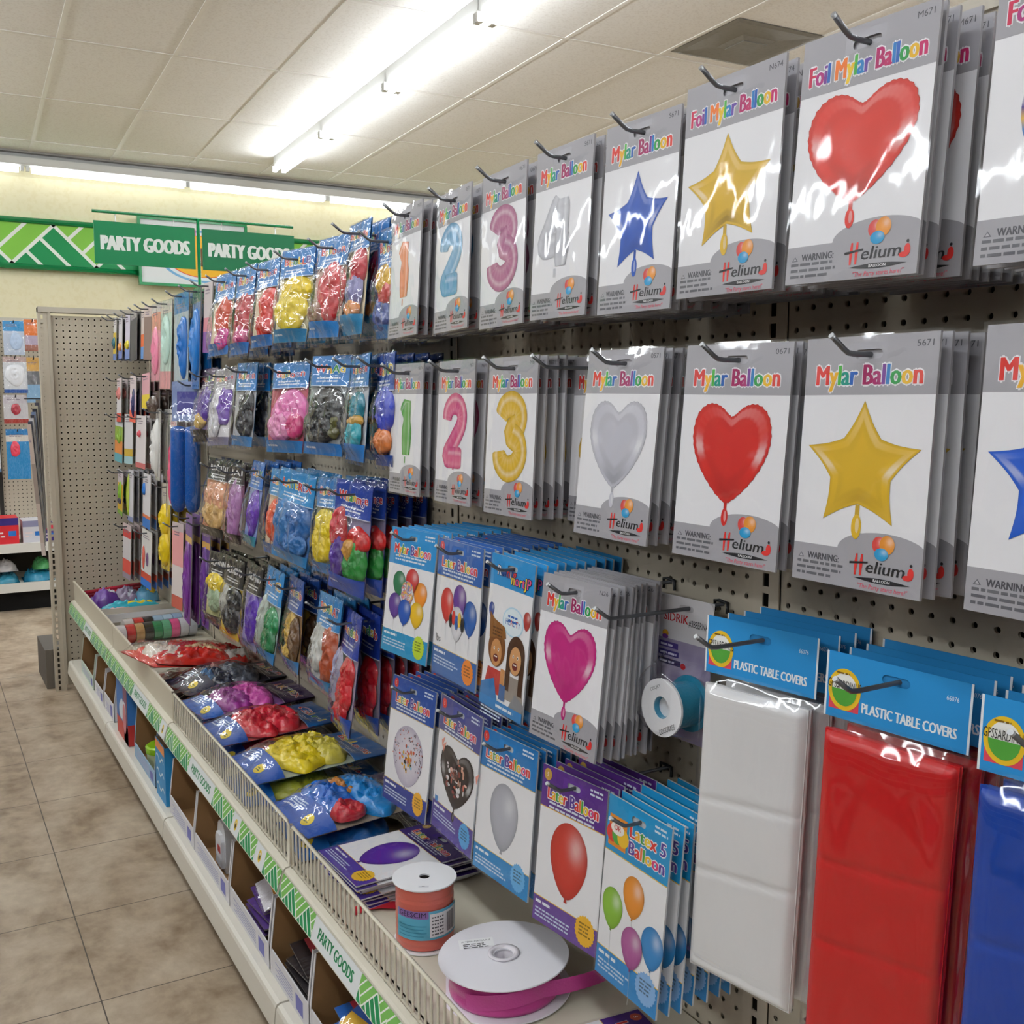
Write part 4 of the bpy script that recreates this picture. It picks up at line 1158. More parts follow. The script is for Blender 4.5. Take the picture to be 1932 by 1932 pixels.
BAGS = [
    ('top row', 1.76, .30, .13, .195, -8, 2, -2, BL, .36, 'Balloon', BL, .12, '6a3a4a', [(.0, -.48, .3, .13, 'e0b02a'), (.1, -.6, .28, .1, 'c0322a'), (.0, -.78, .3, .13, '4a5a9a')], 3, 'blue bag of yellow and red balloons beside the orange number 1'),
    ('top row', 1.891, .331, .137, .215, -4.9, 5.8, -1, BL, .25, 'Balloons', '2a86b8', .17, 'd9c6a4', [(.18, -.42, .22, .15, 'c02a3a'), (.1, -.62, .26, .13, '8a86b8'), (.12, -.78, .2, .08, 'd88a4a')], 3, 'clear bag with a red and lilac packet and tan stripes'),
    ('top row', 2.029, .321, .165, .204, 1.1, 8, -1.9, BL, .3, 'Balloon', '1f7fcc', .15, 'c9a89a', [(.12, -.55, .33, .25, 'c4242e'), (-.28, -.75, .16, .1, '8a5a42')], 3, 'blue bag of crumpled red balloons'),
    ('top row', 2.253, .324, .149, .207, 10.1, 8, -.9, BL, .3, 'BEoLLB', '2a7fb0', .13, 'd9cda0', [(.06, -.45, .38, .12, 'f0d020'), (-.02, -.66, .42, .19, 'ecd01e')], 3, 'bag of bright yellow balloons'),
    ('top row', 2.47, .323, .136, .207, 4.8, 7.7, .9, BL, .32, 'Balloon', '2a6fb8', .12, 'd8bfa4', [(.16, -.52, .3, .16, 'd83428'), (.12, -.76, .3, .14, 'cc2a24')], 3, 'narrow bag of red balloons left of the yellow bag'),
    ('top row', 2.655, .328, .14, .224, 3, 8, 1, BL, .34, 'Balloon', '2a6fb8', .12, 'a84a4a', [(.1, -.55, .34, .22, 'b01f2c'), (.1, -.8, .28, .1, 'c23a78')], 3, 'bag of dark red balloons behind the sign corner'),
    ('top row', 2.853, .331, .149, .224, 5.5, 9, 1.3, BL, .34, 'Balloon', '3a74bc', .13, 'dcc4aa', [(.14, -.55, .3, .2, 'd04a2c'), (.2, -.8, .26, .12, 'c23a88')], 3, 'bag of orange-red balloons with pink dotted ones'),
    ('second row', 1.775, .079, .119, .207, -8.4, 2.6, 1.6, BD, .33, 'BaND', BD, .1, '23306e', [(.05, -.5, .38, .18, '3a4ac0'), (.0, -.78, .35, .1, 'd87a3a')], 3, 'dark-blue bag of blue balloons beside the green number 1'),
    ('second row', 1.9, .081, .165, .207, -9.5, 4.8, .7, BL, .3, 'Balloon', '1f74c0', .16, 'b9bcc4', [(.06, -.5, .24, .13, '1a7f98'), (.06, -.62, .25, .05, 'c89a3a'), (.06, -.75, .26, .12, '1aa0b0')], 3, 'clear bag with teal and yellow shapes'),
    ('second row', 2.06, .084, .153, .207, 10.4, 7.5, -.5, BL, .3, 'WnAd', '1f74c0', .12, '9aa0a4', [(.0, -.5, .36, .15, '2a2c2e'), (-.04, -.68, .4, .18, '222426'), (.3, -.72, .1, .1, '5a5a2a')], 3, 'bag of black balloons'),
    ('second row', 2.321, .077, .17, .207, 10.2, 8, .9, BL, .28, 'Balloon', '2a78bc', .13, 'b04a5a', [(.05, -.55, .4, .2, 'e878b8'), (-.1, -.7, .3, .15, 'e890c0'), (.3, -.7, .16, .12, 'd03a7a')], 3, 'bag of pink balloons'),
    ('second row', 2.678, .086, .15, .215, 3.9, 6.3, -.5, BL, .33, 'Balloon', '4a8ac8', .12, 'b4b4ba', [(.16, -.5, .24, .14, '26262a'), (.12, -.7, .28, .16, '2e2e34')], 3, 'grey bag of small black balloons'),
    ('second row', 2.891, .077, .155, .215, 6.5, 10, 3, 'aaa4ae', .28, 'Balloon', '8a86a0', .1, 'd8d4d6', [(.18, -.5, .26, .2, '6a3aa8'), (-.2, -.6, .2, .28, 'd9d6dc')], 3, 'white and purple balloon bag'),
    ('second row', 3.08, .08, .14, .215, 6, 9, 2, '6a5a78', .3, 'ALLS', '2a241e', .16, '7a5a9a', [(.1, -.5, .3, .2, '5a3a9a'), (-.1, -.7, .25, .1, 'c8a040')], 2, 'purple and gold balloon bag left of the white and purple one'),
    ('third row', 1.944, -.172, .13, .225, 11.8, 3.6, -5.1, '1c3f9c', .3, 'Wnanmge', '2a50b0', .16, '8a86a8', [(.24, -.5, .24, .1, 'd02a2a'), (.2, -.7, .34, .17, '2f8a3c'), (-.28, -.45, .18, .16, 'c8404a'), (-.2, -.68, .16, .16, '5a3a98'), (.1, -.6, .12, .08, 'd8a04a')], 6, 'dark-blue bag with red caps and green lumps'),
    ('third row', 2.09, -.173, .14, .202, -1, 6.3, 2.8, BL, .3, 'Balloon', BL, .12, '8a8a7a', [(.0, -.5, .36, .14, 'ecd01e'), (-.06, -.7, .34, .17, 'e2c41a')], 3, 'yellow balloon bag behind the red caps bag'),
    ('third row', 2.292, -.172, .176, .209, 8.5, 6.5, -4.7, '2a8ccc', .34, 'LATEREX', '2f86c4', .12, '4a78b8', [(.12, -.55, .34, .2, '2a66a8'), (-.2, -.6, .22, .22, '3a7ab8'), (.15, -.78, .28, .1, '2f6fb0')], 2, 'light-blue bag of shiny blue balloons'),
    ('third row', 2.42, -.176, .12, .205, 4, 7, -2, '2a86c4', .3, 'Latex', '3a6ab0', .14, 'e0c0a0', [(.0, -.6, .34, .22, 'e0522c')], 2, 'orange-red balloon bag half hidden by the shiny blue one'),
    ('third row', 2.60, -.165, .15, .212, -5, 9, 0, '2a6fc0', .32, 'LOX', '3a8aa0', .12, '8a9ad0', [(.12, -.62, .28, .22, '6a3ab0')], 3, 'pale-blue bag of purple balloons'),
    ('third row', 2.983, -.179, .161, .222, 7.8, 8, -1.6, '1e1c1e', .27, 'FURGTATAT', '24221c', .12, 'd8906a', [(.0, -.5, .42, .15, 'e0a07a'), (.02, -.7, .42, .16, 'dab070')], 1, 'black-header bag of peach balloons'),
    ('third row', 2.80, -.182, .12, .215, 4, 6, 0, '2a2024', .25, 'JAI', '2a1a1e', .12, '7a4a6a', [(.0, -.6, .3, .3, 'b07ab0')], 1, 'black-header bag of mauve balloons'),
    ('fourth row', 1.965, -.438, .17, .242, -8.9, 8, 2.1, '1c3a9a', .36, 'Andsb', '1f4aa0', .15, '9a94a8', [(.14, -.52, .22, .12, 'c41a26'), (.12, -.68, .24, .14, 'cc1c28'), (.06, -.84, .22, .08, 'b81824'), (-.26, -.6, .16, .2, '9a98b4')], 4, 'dark-blue bag of glossy red balloons'),
    ('fourth row', 2.091, -.427, .151, .199, -1.6, 8.9, .6, '2a80c0', .34, 'BDARAT', '2f80b8', .12, 'd0c8c4', [(.2, -.62, .28, .25, 'b0502f'), (-.24, -.6, .2, .24, 'cfd0cc')], 2, 'blue-header bag of rust brown balloons'),
    ('fourth row', 2.32, -.423, .165, .214, -7.3, 5.5, 2.2, '1f4fa0', .36, 'Ancab', '2a78b8', .14, '8a6a48', [(-.1, -.6, .22, .18, 'caa23a'), (.2, -.66, .2, .2, '6a4a2a'), (-.05, -.82, .22, .08, 'd8b04a')], 3, 'blue bag with gold and brown shapes'),
    ('fourth row', 2.477, -.426, .165, .224, -3.4, 9, -.5, '2a8cd0', .36, 'L C', '2a80c0', .13, 'aebcb4', [(.16, -.58, .26, .13, '1f8a52'), (.14, -.76, .28, .14, '187844'), (-.26, -.62, .18, .24, 'b8c4bc')], 3, 'light-blue header bag of green balloons'),
    ('fourth row', 2.655, -.44, .14, .22, 0, 7, 0, '242022', .33, 'ARSAND', '8a88a8', .08, '8a80b8', [(.12, -.62, .3, .24, '5a2fa8')], 2, 'black-header bag of violet balloons'),
    ('fourth row', 2.852, -.451, .165, .218, 2.8, 6.8, -.6, '1e1c1c', .34, 'BLSGIBMD', 'd8b02a', .05, 'd8b83a', [(.12, -.52, .32, .14, '2a2a2c'), (.08, -.74, .36, .18, '323032'), (-.24, -.56, .14, .16, 'bcbcb4')], 2, 'black-header bag of black balloons with a yellow border'),
    ('fourth row', 3.03, -.457, .149, .205, 5.8, 6.9, .2, '1e1c1c', .34, 'SCARDIN', '1e1c14', .12, 'c8c48a', [(.0, -.44, .4, .12, 'f0d020'), (.06, -.66, .32, .14, 'a8bc9a')], 2, 'black-header bag with a yellow square and pale green balloons')]
def short(t, n=10): return ' '.join(t.split()[:n]).rstrip(',')
for k, q in enumerate(BAGS):
    row, Y, Z, W, H, ya, pi_, ro, hdr, hf, ti, st, sf, bg, bl, n, what = q
    blackh = hdr in ('1e1c1e', '242022', '1e1c1c', '2a2024')
    o = bag('front ' + what + ', ' + row, W, H, hdr, hf, ti, st, sf, bg, bl, 3.7 * k + 1, .0185, WB if blackh else None)

    X = .765
    place(o, X, Y, Z, ya, pi_, ro)
    r = random.Random(k)
    for i in range(n):
        x = X + .031 + .0295 * i
        if x > .893: break
        c = dup(o, '%s in line behind the front %s' % (ORD[i], short(what)), what, kids=True)
        place(c, x, Y + r.uniform(-.004, .004), Z + r.uniform(-.002, .001), ya * .6 + r.uniform(-2, 2), 2.5 * (1 - i / 4), ro * .5)
    o['group'] = what
    hook(Y, Z - .0235, 'peg hook holding the ' + short(what))

# ------------------------------------------------------------------ small goods on the far hooks
def small_pack(name, label, cat, W, H, bands, blobs=(), film=True, seed=1, text=None):
    g = G()
    for a, b, c in bands: g.rect(-W / 2, -b * H, W / 2, -a * H, c, 1)
    g.add([(-W / 2, .003, 0), (W / 2, .003, 0), (W / 2, .003, -H), (-W / 2, .003, -H)], [(0, 1, 2, 3)], '7a7672')
    rim(g, W, H, -.0002, .003, '8a8682')
    if text: g.text(text[0], 0, text[1] * H, text[2], text[3], 3, .03, width=W * .8)
    g.smalltext(-.35 * W, -.12 * H, .6 * W, 2, .005, '8a7a8a', 2, seed)
    o = obj(name, g, 'card'); tag(o, label, cat)
    for i, q in enumerate(blobs):
        b = G(); blob(b, q[0] * W, q[1] * H, q[2] * W, q[3] * H, .001, q[5] if len(q) > 5 else .008, q[4], seed + i, 20); obj('contents', b, 'gloss', o)
    if film: obj('clear_film', sleeve(W, H, seed, False, .004), 'bagfilm', o)
    return o
WT = 'e4e0dc'
FAR = [  # what, X, Y, Z, W, H, bands, blobs, n
    ('yellow and blue toy card in the far top corner', .76, 4.6, .325, .12, .175, [(0, .35, WT), (.35, .85, 'e8c83a'), (.85, 1, '6a8ac8')], [(0, -.6, .25, .14, '2a6a78')], 4),
    ('white card with an orange spot, top row', .76, 4.47, .322, .12, .17, [(0, .8, 'dedadc'), (.8, 1, '7a8ac8')], [(.05, -.72, .22, .1, 'e89a4a')], 4),
    ('lilac card with a yellow corner, top row', .76, 4.31, .32, .125, .175, [(0, .75, 'd8d0e0'), (.75, 1, '7a90c8')], [(.1, -.68, .25, .1, 'ecd83a')], 5),
    ('dark grey pack stack, top row', .755, 4.16, .32, .13, .185, [(0, .15, 'a8a4a0'), (.15, 1, '4a4a4c')], [], 8),
    ('orange and blue card, top row', .765, 4.0, .318, .125, .18, [(0, .5, 'd8c8c0'), (.5, .75, 'e8703a'), (.75, 1, '6a9ad8')], [], 4),
    ('brown edged pack stack, top row', .755, 3.88, .32, .13, .19, [(0, .2, 'd8c4bc'), (.2, 1, '8a7068')], [], 7),
    ('salmon pink party bag pack, top row', .755, 3.74, .318, .13, .265, [(0, .12, 'e0d8d4'), (.12, .35, 'e89a84'), (.35, 1, 'f09aae')], [(0, -.62, .34, .3, 'f08aa8', .01)], 3),
    ('mint green party bag pack, top row', .755, 3.575, .315, .135, .29, [(0, .14, 'e6dcd0'), (.14, .8, 'c4e0d4'), (.8, 1, 'e89aa0')], [(.02, -.45, .38, .28, 'c0dfd2', .01)], 3),
    ('long clear bag of blue plastic, top row', .755, 3.36, .322, .15, .31, [(0, .2, '2a7ab8'), (.2, .88, 'b8c8d0'), (.88, 1, '6a9ad0')], [(.2, -.55, .25, .32, '1f6fc0', .016)], 1),
    ('long bright blue bag right of the clear blue one', .76, 3.18, .322, .14, .3, [(0, .15, '1a6a58'), (.15, 1, '1f74c4')], [(.1, -.55, .32, .38, '2378c8', .016)], 2),
    ('clear wrap of pink and silver trims, top row', .76, 3.04, .325, .12, .2, [(0, .5, 'd0c4c4'), (.5, .7, 'd88a94'), (.7, 1, '8a5aa0')], [], 3),
    ('red and white toy card, far end of second row', .76, 4.56, .075, .14, .18, [(0, .45, 'e4d4d4'), (.45, .8, 'e8e4e6'), (.8, 1, 'e05a48')], [(0, -.35, .3, .14, 'e88a84')], 5),
    ('red card with a navy stripe, second row', .76, 4.25, .08, .14, .18, [(0, .4, 'e0d0d0'), (.4, .75, 'e8c8d8'), (.75, 1, 'e8604a')], [(.2, -.6, .1, .3, '2a2a5a')], 5),
    ('pale pink card with a yellow base, second row', .76, 4.0, .085, .14, .13, [(0, .6, 'e0a8b0'), (.6, 1, 'e8cc3a')], [], 5),
    ('dark brown bag below the yellow based card', .77, 3.9, .02, .15, .1, [(0, 1, '4a3a34')], [(0, -.5, .4, .35, '54423a', .02)], 3),
    ('green and orange dinosaur coloured card, third row', .76, 4.6, -.075, .15, .2, [(0, .25, 'd8dce0'), (.25, .55, '9ab84a'), (.55, .82, 'e8944a'), (.82, 1, '6ab4c0')], [(.1, -.45, .2, .16, '8ab03a')], 4),
    ('white card with small dark print, third row', .76, 4.38, -.07, .14, .2, [(0, .7, 'dcdadc'), (.7, .85, 'c8a83a'), (.85, 1, 'a8ccd0')], [], 5),
    ('plain white card with red print, third row', .76, 4.12, -.072, .14, .2, [(0, .9, 'e0d8d8'), (.9, 1, 'c86a6a')], [(-.1, -.35, .12, .06, 'd84a5a')], 5),
    ('tall white roll in a sleeve, third row', .76, 3.8, -.045, .12, .25, [(0, .2, 'd8d4d0'), (.2, 1, 'e8e6e2')], [(-.05, -.55, .3, .42, 'ebe9e4', .02)], 3),
    ('white card with a long hot pink comb', .755, 3.53, -.045, .13, .32, [(0, 1, 'dcd8d8')], [(.0, -.62, .26, .34, 'f0507e', .012)], 2),
    ('yellow and green toy card, far fourth row', .76, 4.62, -.31, .15, .19, [(0, .3, 'dcd0d4'), (.3, .9, 'e8bc2a'), (.9, 1, '8abc4a')], [(.05, -.5, .2, .25, '8ac03a'), (.05, -.68, .2, .08, '4a4a5a')], 4),
    ('white card with lime edge, fourth row', .76, 4.38, -.295, .13, .21, [(0, .9, 'd8d4dc'), (.9, 1, '8a94c0')], [(-.3, -.5, .1, .4, 'b8c84a')], 5),
    ('white card with an orange and blue base, fourth row', .76, 4.05, -.29, .14, .205, [(0, .76, 'dcd8dc'), (.76, .82, 'e07a4a'), (.82, 1, '2a70c0')], [(-.3, -.3, .14, .12, '2a78d0')], 5),
    ('yellow tube of party bags, lower far rows', .755, 3.69, -.30, .125, .3, [(0, .24, 'dcd4c8'), (.24, 1, 'e8c818')], [(0, -.42, .4, .18, 'ecca14', .018), (.06, -.76, .4, .2, 'e8c818', .018)], 2),
    ('red and white sock shaped card, lowest far row', .76, 4.52, -.53, .15, .23, [(0, .12, 'dcc8c8'), (.12, .25, 'd84a48'), (.25, .65, 'e0dadc'), (.65, .9, 'e8584a'), (.9, 1, 'a89aa8')], [], 4),
    ('white card with a red curl and blue foot, lowest far row', .755, 4.07, -.505, .15, .22, [(0, .75, 'dcdad6'), (.75, .87, 'c84a30'), (.87, 1, '2a74d0')], [(-.24, -.5, .12, .2, 'e05a4a', .003), (.12, -.5, .12, .12, '6a4a7a', .003)], 4),
    ('tall pale pink card beside the purple ribbons', .755, 3.53, -.42, .125, .29, [(0, .1, 'c8b8b8'), (.1, .5, 'e8a0a0'), (.5, .85, 'e0d4d0'), (.85, 1, 'c05a4a')], [], 2),
    ('long purple ribbon pack', .755, 3.36, -.375, .12, .35, [(0, .2, '7a5a98'), (.2, .26, 'd8b06a'), (.26, 1, '6a2f86')], [(.0, -.6, .3, .36, '74348f', .012)], 2),
    ('second purple ribbon pack right of the long one', .77, 3.20, -.38, .12, .33, [(0, .2, '6a4a8a'), (.2, .26, 'd0a050'), (.26, 1, '52287a')], [(.0, -.6, .3, .36, '5a2a80', .012)], 2)]
for k, q in enumerate(FAR):
    what, X, Y, Z, W, H, bands, blobs, n = q
    o = small_pack('party_favor_pack', 'front ' + what, 'pack', W, H, bands, blobs, k in (6, 7, 8, 9, 18, 23), k, (('STICK', -.16, .012, ['e8803a', 'd84a6a', 'e8a03a']) if k == 19 else None))
    place(o, X, Y, Z, (k * 37 % 9) - 4, 3, (k * 53 % 5) - 2)
    stack(o, n, X, Y, Z, 0, 3, 0, what, None, max(.02, .012 + max([q[5] if len(q) > 5 else .008 for q in blobs] or [0])), k + 200, .004, group=what)
    if what.startswith('dark brown'): continue
    hook(Y, Z - .012, 'peg hook holding the ' + what)
# fat blue tubes in one long clear bag
t = empty('tube_bag'); tag(t, 'pair of fat blue plastic tubes in a long clear bag', 'bag')
place(t, .745, 3.24, .045, 38, 3, 0)
for x in (-.027, .027):
    g = G(); g.lathe([(0, -.40), (.012, -.396), (.020, -.382), (.0235, -.36), (.0235, -.15), (.021, -.14), (0, -.135)], '1258ac', 20, (x, -.022, 0)); g.sm = [True] * len(g.sm)
    obj('blue_tube', g, 'gloss', t)
g = G(); g.rect(-.07, -.12, .07, 0, '8a9cc8', 1); g.rect(-.05, -.1, .05, -.03, '4a4a9a', 2)
obj('header', g, 'card', t)
g = sleeve(.14, .41, 9, False, .004)
for i, p in enumerate(g.v): g.v[i] = (p[0], p[1] - (.055 * max(0, 1 - (p[0] / .075) ** 2) ** .4 * sstep(-.06, -.15, p[2])), p[2])
obj('clear_bag', g, 'bagfilm', t)
hook(3.24, .033, 'peg hook holding the bag of fat blue tubes')

# ------------------------------------------------------------------ things lying on the display shelf
LY = Matrix(((0, 0, 1), (-1, 0, 0), (0, -1, 0)))      # face up, header towards the pegboard
def lie(o, x, y, z, L, yaw=0, tip=0, side=0):
    m = Matrix.Rotation(R(yaw), 3, 'Z') @ Matrix.Rotation(R(-tip), 3, 'Y') @ Matrix.Rotation(R(side), 3, 'X') @ LY
    d = m @ Vector((0, 0, 1))
    o.rotation_euler = m.to_euler()
    o.location = Vector((x, y, zs + z)) + d * L / 2
    return o
SB = [  # x, y, z, yaw, L, W, hdr, hf, title, strip, sf, bg, blobs, what
    (.735, 1.90, .046, 6, .30, .20, '3a2058', .25, 'Latrons', '1a4fa8', .2, '9a8a7a', [(.0, -.42, .4, .13, '1f86d0'), (-.2, -.55, .2, .08, 'd88a2a'), (-.1, -.66, .4, .13, '1a6ac8'), (.32, -.66, .12, .1, 'c42434')], 'clear bag of blue and orange balloons behind the fence joint'),
    (.74, 1.88, .004, -4, .30, .20, '34204e', .26, 'Balloon', '1f6ab8', .2, '8a7a58', [(.0, -.6, .4, .2, '1a70c4')], 'blue balloon bag lying beneath the blue and orange one'),
    (.745, 2.215, .044, 4, .32, .20, '1f66b0', .28, 'BaLLoons', '1450a8', .2, 'a8b0a0', [(.05, -.4, .3, .12, 'd8c84a'), (.0, -.6, .42, .15, 'f0d41c'), (-.2, -.45, .2, .1, 'f0d820')], 'clear bag of bright yellow balloons on the shelf'),
    (.73, 2.19, .004, -2, .32, .20, '1f66b0', .25, 'Balloon', '1f6ab8', .2, 'a8a868', [(.0, -.6, .42, .2, 'b8bc34')], 'olive yellow balloon bag beneath the bright yellow one'),
    (.74, 2.49, .044, 5, .31, .19, '1f66b0', .3, 'Girl', '174a9c', .2, 'a84a4a', [(.0, -.46, .4, .16, 'd82a3a'), (.0, -.64, .42, .14, 'c8202e')], 'clear bag of red balloons on the shelf'),
    (.74, 2.45, .004, 0, .30, .19, '17305c', .25, 'Balloon', '1f3f8c', .2, '8a2a3a', [(.0, -.6, .42, .2, 'b01a34')], 'dark red balloon bag beneath the red one'),
    (.755, 2.72, .046, 6, .32, .20, '3a1f58', .32, 'LKTEX', '1a5ab0', .16, '8a5a98', [(.0, -.5, .4, .14, 'd858b0'), (.06, -.68, .38, .12, '9a3a90')], 'clear bag of magenta balloons with purple header'),
    (.76, 2.70, .004, -3, .30, .20, '1a1c2c', .3, 'Balloon', '1f3f8c', .16, '2a2a3a', [(.0, -.6, .42, .2, '26283a')], 'navy balloon bag beneath the magenta one'),
    (.765, 2.96, .046, 8, .32, .20, '22243a', .25, 'Balloon', '1c2038', .24, '3a3c48', [(.0, -.45, .42, .14, '4a4e5a'), (.0, -.66, .42, .13, '2c3040'), (-.2, -.6, .12, .06, 'c88a84'), (.1, -.74, .14, .06, '3a7ab0')], 'clear bag of charcoal balloons'),
    (.76, 2.94, .004, 0, .30, .20, '1a1c2c', .25, 'Balloon', '1c2038', .2, '2a2a34', [(.0, -.6, .42, .2, '24242e')], 'black balloon bag beneath the charcoal one')]
for k, q in enumerate(SB):
    x, y, z, ya, L, W, hdr, hf, ti, st, sf, bg, bl, what = q
    o = bag(what, W, L, hdr, hf, ti, st, sf, bg, bl, 91 + 2.3 * k, .038, None, slot=False, end=.7)
    o['group'] = 'balloon bags lying on the shelf'
    lie(o, x, y, z + (.007 if z > .01 else 0), L, ya, 1.5 if z > .01 else 0)
    if sf:
        b = G(bag.df); bx, by = .2 * W, -(1 - sf * .45) * L; b.rings([(bx + .017 * math.cos(q), by + .013 * math.sin(q)) for q in [6.283 * i / 20 for i in range(20)]], (bx, by), [1, .75, .5, .25, 0], lambda u, v, k_, t_: lin('ecd030'), 6); b.smalltext(.2 * W - .009, -(1 - sf * .45) * L, .018, 2, .003, '4a5a2a', 9, k)
        b.text('Lb', -.15 * W, -(1 - sf * .5) * L, .011, 'dce8f4', 3, .06); b.smalltext(-.4 * W, -(1 - sf * .8) * L, .5 * W, 3, .003, 'c8d8ec', 3, k)
        obj('yellow_badge', b, 'card', o)
# bright red bag with round cream shapes, sticking over the fence
o = bag('bright red bag with cream and tan patches lying over the fence', .25, .40, 'c22018', .16, None, 'c8261c', .03, 'c8281e', [(.0, -.28, .42, .13, 'cc2a20'), (-.22, -.55, .26, .3, 'c8281c'), (.26, -.62, .2, .26, 'cc2c20'), (.06, -.50, .30, .13, 'dcb888'), (.02, -.78, .34, .12, 'eadfd0'), (.3, -.3, .12, .08, 'e8e0d8')], 151, .045, None, slot=False, end=.93)
lie(o, .735, 3.20, .060, .40, 12, -9)
o = bag('red and orange bag under the bright red patched bag', .2, .30, '8a1c18', .2, None, 'b8441c', .14, '8a2a1e', [(.0, -.5, .42, .3, 'a8301e')], 157, .018, None, slot=False)
lie(o, .775, 3.20, .002, .30, 4)
o = bag('pale cream bag of white balloons beyond the red patched bag', .17, .30, 'c8c4bc', .25, None, 'd8c840', .12, 'c4beb0', [(.0, -.5, .4, .2, 'ddd4b8'), (-.2, -.3, .2, .1, 'e8bc2a'), (.0, -.82, .4, .1, 'a8b4c8')], 161, .025, None, slot=False)
lie(o, .735, 3.50, .002, .30, -6)

# stack of purple latex packs
SP = []
for k in range(9):
    lab = 'top purple-header pack with a large purple balloon, lying on the stack' if k == 0 else '%s pack down in the lying stack of purple balloon packs' % ORD[k - 1]
    if k == 0:
        o = latex_pack('latex_balloon_pack', .165, .228, '3a2278', 'Later Balloon', .28, '4a3592', lambda g, W, H: latex(g, 0, -.55 * H, W * .56, H * .50, '5a2a9c', 3), 'f0bc2c', 55, lab, 'c8a04a', 'e0b040', .17)
        SP.append(o)
    else:
        o = dup(SP[0], lab, kids=(k == 1)); SP.append(o)
    o['group'] = 'stack of purple packs'
    rr = random.Random(k + 3)
    lie(o, .717 + rr.uniform(-.006, .012) + (.012 if k > 4 else 0), 1.655 + rr.uniform(-.008, .008), .0062 + .0052 * (8 - k), .228, 3 + rr.uniform(-4, 4) if k else 3)
o = latex_pack('latex_balloon_pack', .165, .228, '4a2a80', 'Latex Balloon', .27, '5a4596', lambda g, W, H: latex(g, 0, -.55 * H, W * .56, H * .5, '4a3a9a', 3, 0, 2), 'f0bc2c', 56, 'purple-header pack with a swirled galaxy balloon lying in front of the ribbon reel', 'c0523a', 'e0b040', .17)
lie(o, .722, 1.03, .0065, .228, -6)

# coral ribbon spool
t = empty('ribbon_spool', (.669, 1.432, zs + .001), (0, 0, R(-8))); t.scale = (1, 1, .92); tag(t, 'tall spool of coral ribbon with white ends and a blue label', 'ribbon spool')
g = G(); prof = [(.0445, .004)]
for i in range(12): prof += [(.0462 + .0005 * (i % 2), .006 + i * .0088), (.0466, .0085 + i * .0088), (.0464 - .0007 * (i % 3 == 0), .0135 + i * .0088)]
prof += [(.0445, .113)]
g.lathe(prof, 'd0685a', 48); g.sm = [True] * len(g.sm); obj('coral_ribbon', g, 'satin', t)
for z, nm in ((.113, 'top_flange'), (0, 'bottom_flange')):
    g = G(); g.lathe([(.0085, z), (.051, z), (.0515, z + .0012), (.051, z + .0028), (.0085, z + .0028), (.0085, z)], 'eeeef0', 48); obj(nm, g, 'card', t)
g = G(); g.lathe([(.0086, .1155), (.0084, .09), (0, .09)], '2a2422', 24); obj('core', g, 'matte', t)
g = G(); n = 30; P = []; cols = []
lr = .0481
def cyl(a, z, L=0): return ((lr + L * EPS) * math.cos(a), (lr + L * EPS) * math.sin(a), z)
def patch(g, a0, a1, z0, z1, col, L):
    m = max(2, int(abs(a1 - a0) / .08)); P = [cyl(a0 + (a1 - a0) * i / m, z, L) for z in (z0, z1) for i in range(m + 1)]
    g.add(P, [(i, i + 1, m + 2 + i, m + 1 + i) for i in range(m)], col, True)
a0, a1 = R(-168), R(-25)
patch(g, a0, a1, .026, .077, '5fb0cc', 1); patch(g, a0 + .05, R(-100), .064, .077, '8a6aa8', 2)
patch(g, R(-98), a1 - .1, .03, .072, 'eeeef0', 2)
for i in range(16): patch(g, R(-62) + i * .026, R(-62) + i * .026 + (.016 if i % 3 else .008), .034, .068, '2a2a2c', 3)
for j in range(6):
    for i in range(5): patch(g, R(-94) + i * .09, R(-94) + i * .09 + .055 + .03 * ((i * j) % 2), .064 - j * .006, .0665 - j * .006, '5a5a60', 3)
for j in range(4): patch(g, a0 + .1, R(-104) - .1 * (j % 2), .05 - j * .006, .0515 - j * .006, '3a8aaa', 3)
# lettering wrapped round the label
x = a0 + .12
for chh in 'GEESCIM':
    gv, gf, ad = glyph(chh)
    kk = .0088 / CAP
    g.add([cyl(x + p * kk * .95 / lr, .0665 + q_ * kk, 4) for p, q_ in gv], gf, '2a2038'); x += ad * kk * .95 / lr
obj('label', g, 'card', t)
g = G(); g.rect(-.008, -.003, .008, .003, 'd8d8dc', 1); g.smalltext(-.003, 0, .006, 1, .0015, '6a6a6a', 2)
obj('sticker', g, 'card', t, (-.012, -.034, .1159), (R(-90), 0, R(-20)))
g = G()
for i in range(1): g.tube([(0, 0, 0), (.001, 0, 0)], .0001, 'ffffff', 3)
rb = G(); P = []
for i in range(13):
    s_ = i / 12; P += [(.60 + .10 * s_, 1.56 - .03 * s_ + .008 * math.sin(s_ * 5), zs + .0015 + .004 * math.sin(s_ * math.pi)), (.607 + .10 * s_, 1.585 - .03 * s_ + .008 * math.sin(s_ * 5), zs + .0025 + .004 * math.sin(s_ * math.pi))]
rb.add(P, [(2 * i, 2 * i + 1, 2 * i + 3, 2 * i + 2) for i in range(12)], 'b81c2c', True)
tag(obj('loose_ribbon', rb, 'satin'), 'short loose red ribbon on the shelf behind the coral spool', 'ribbon')

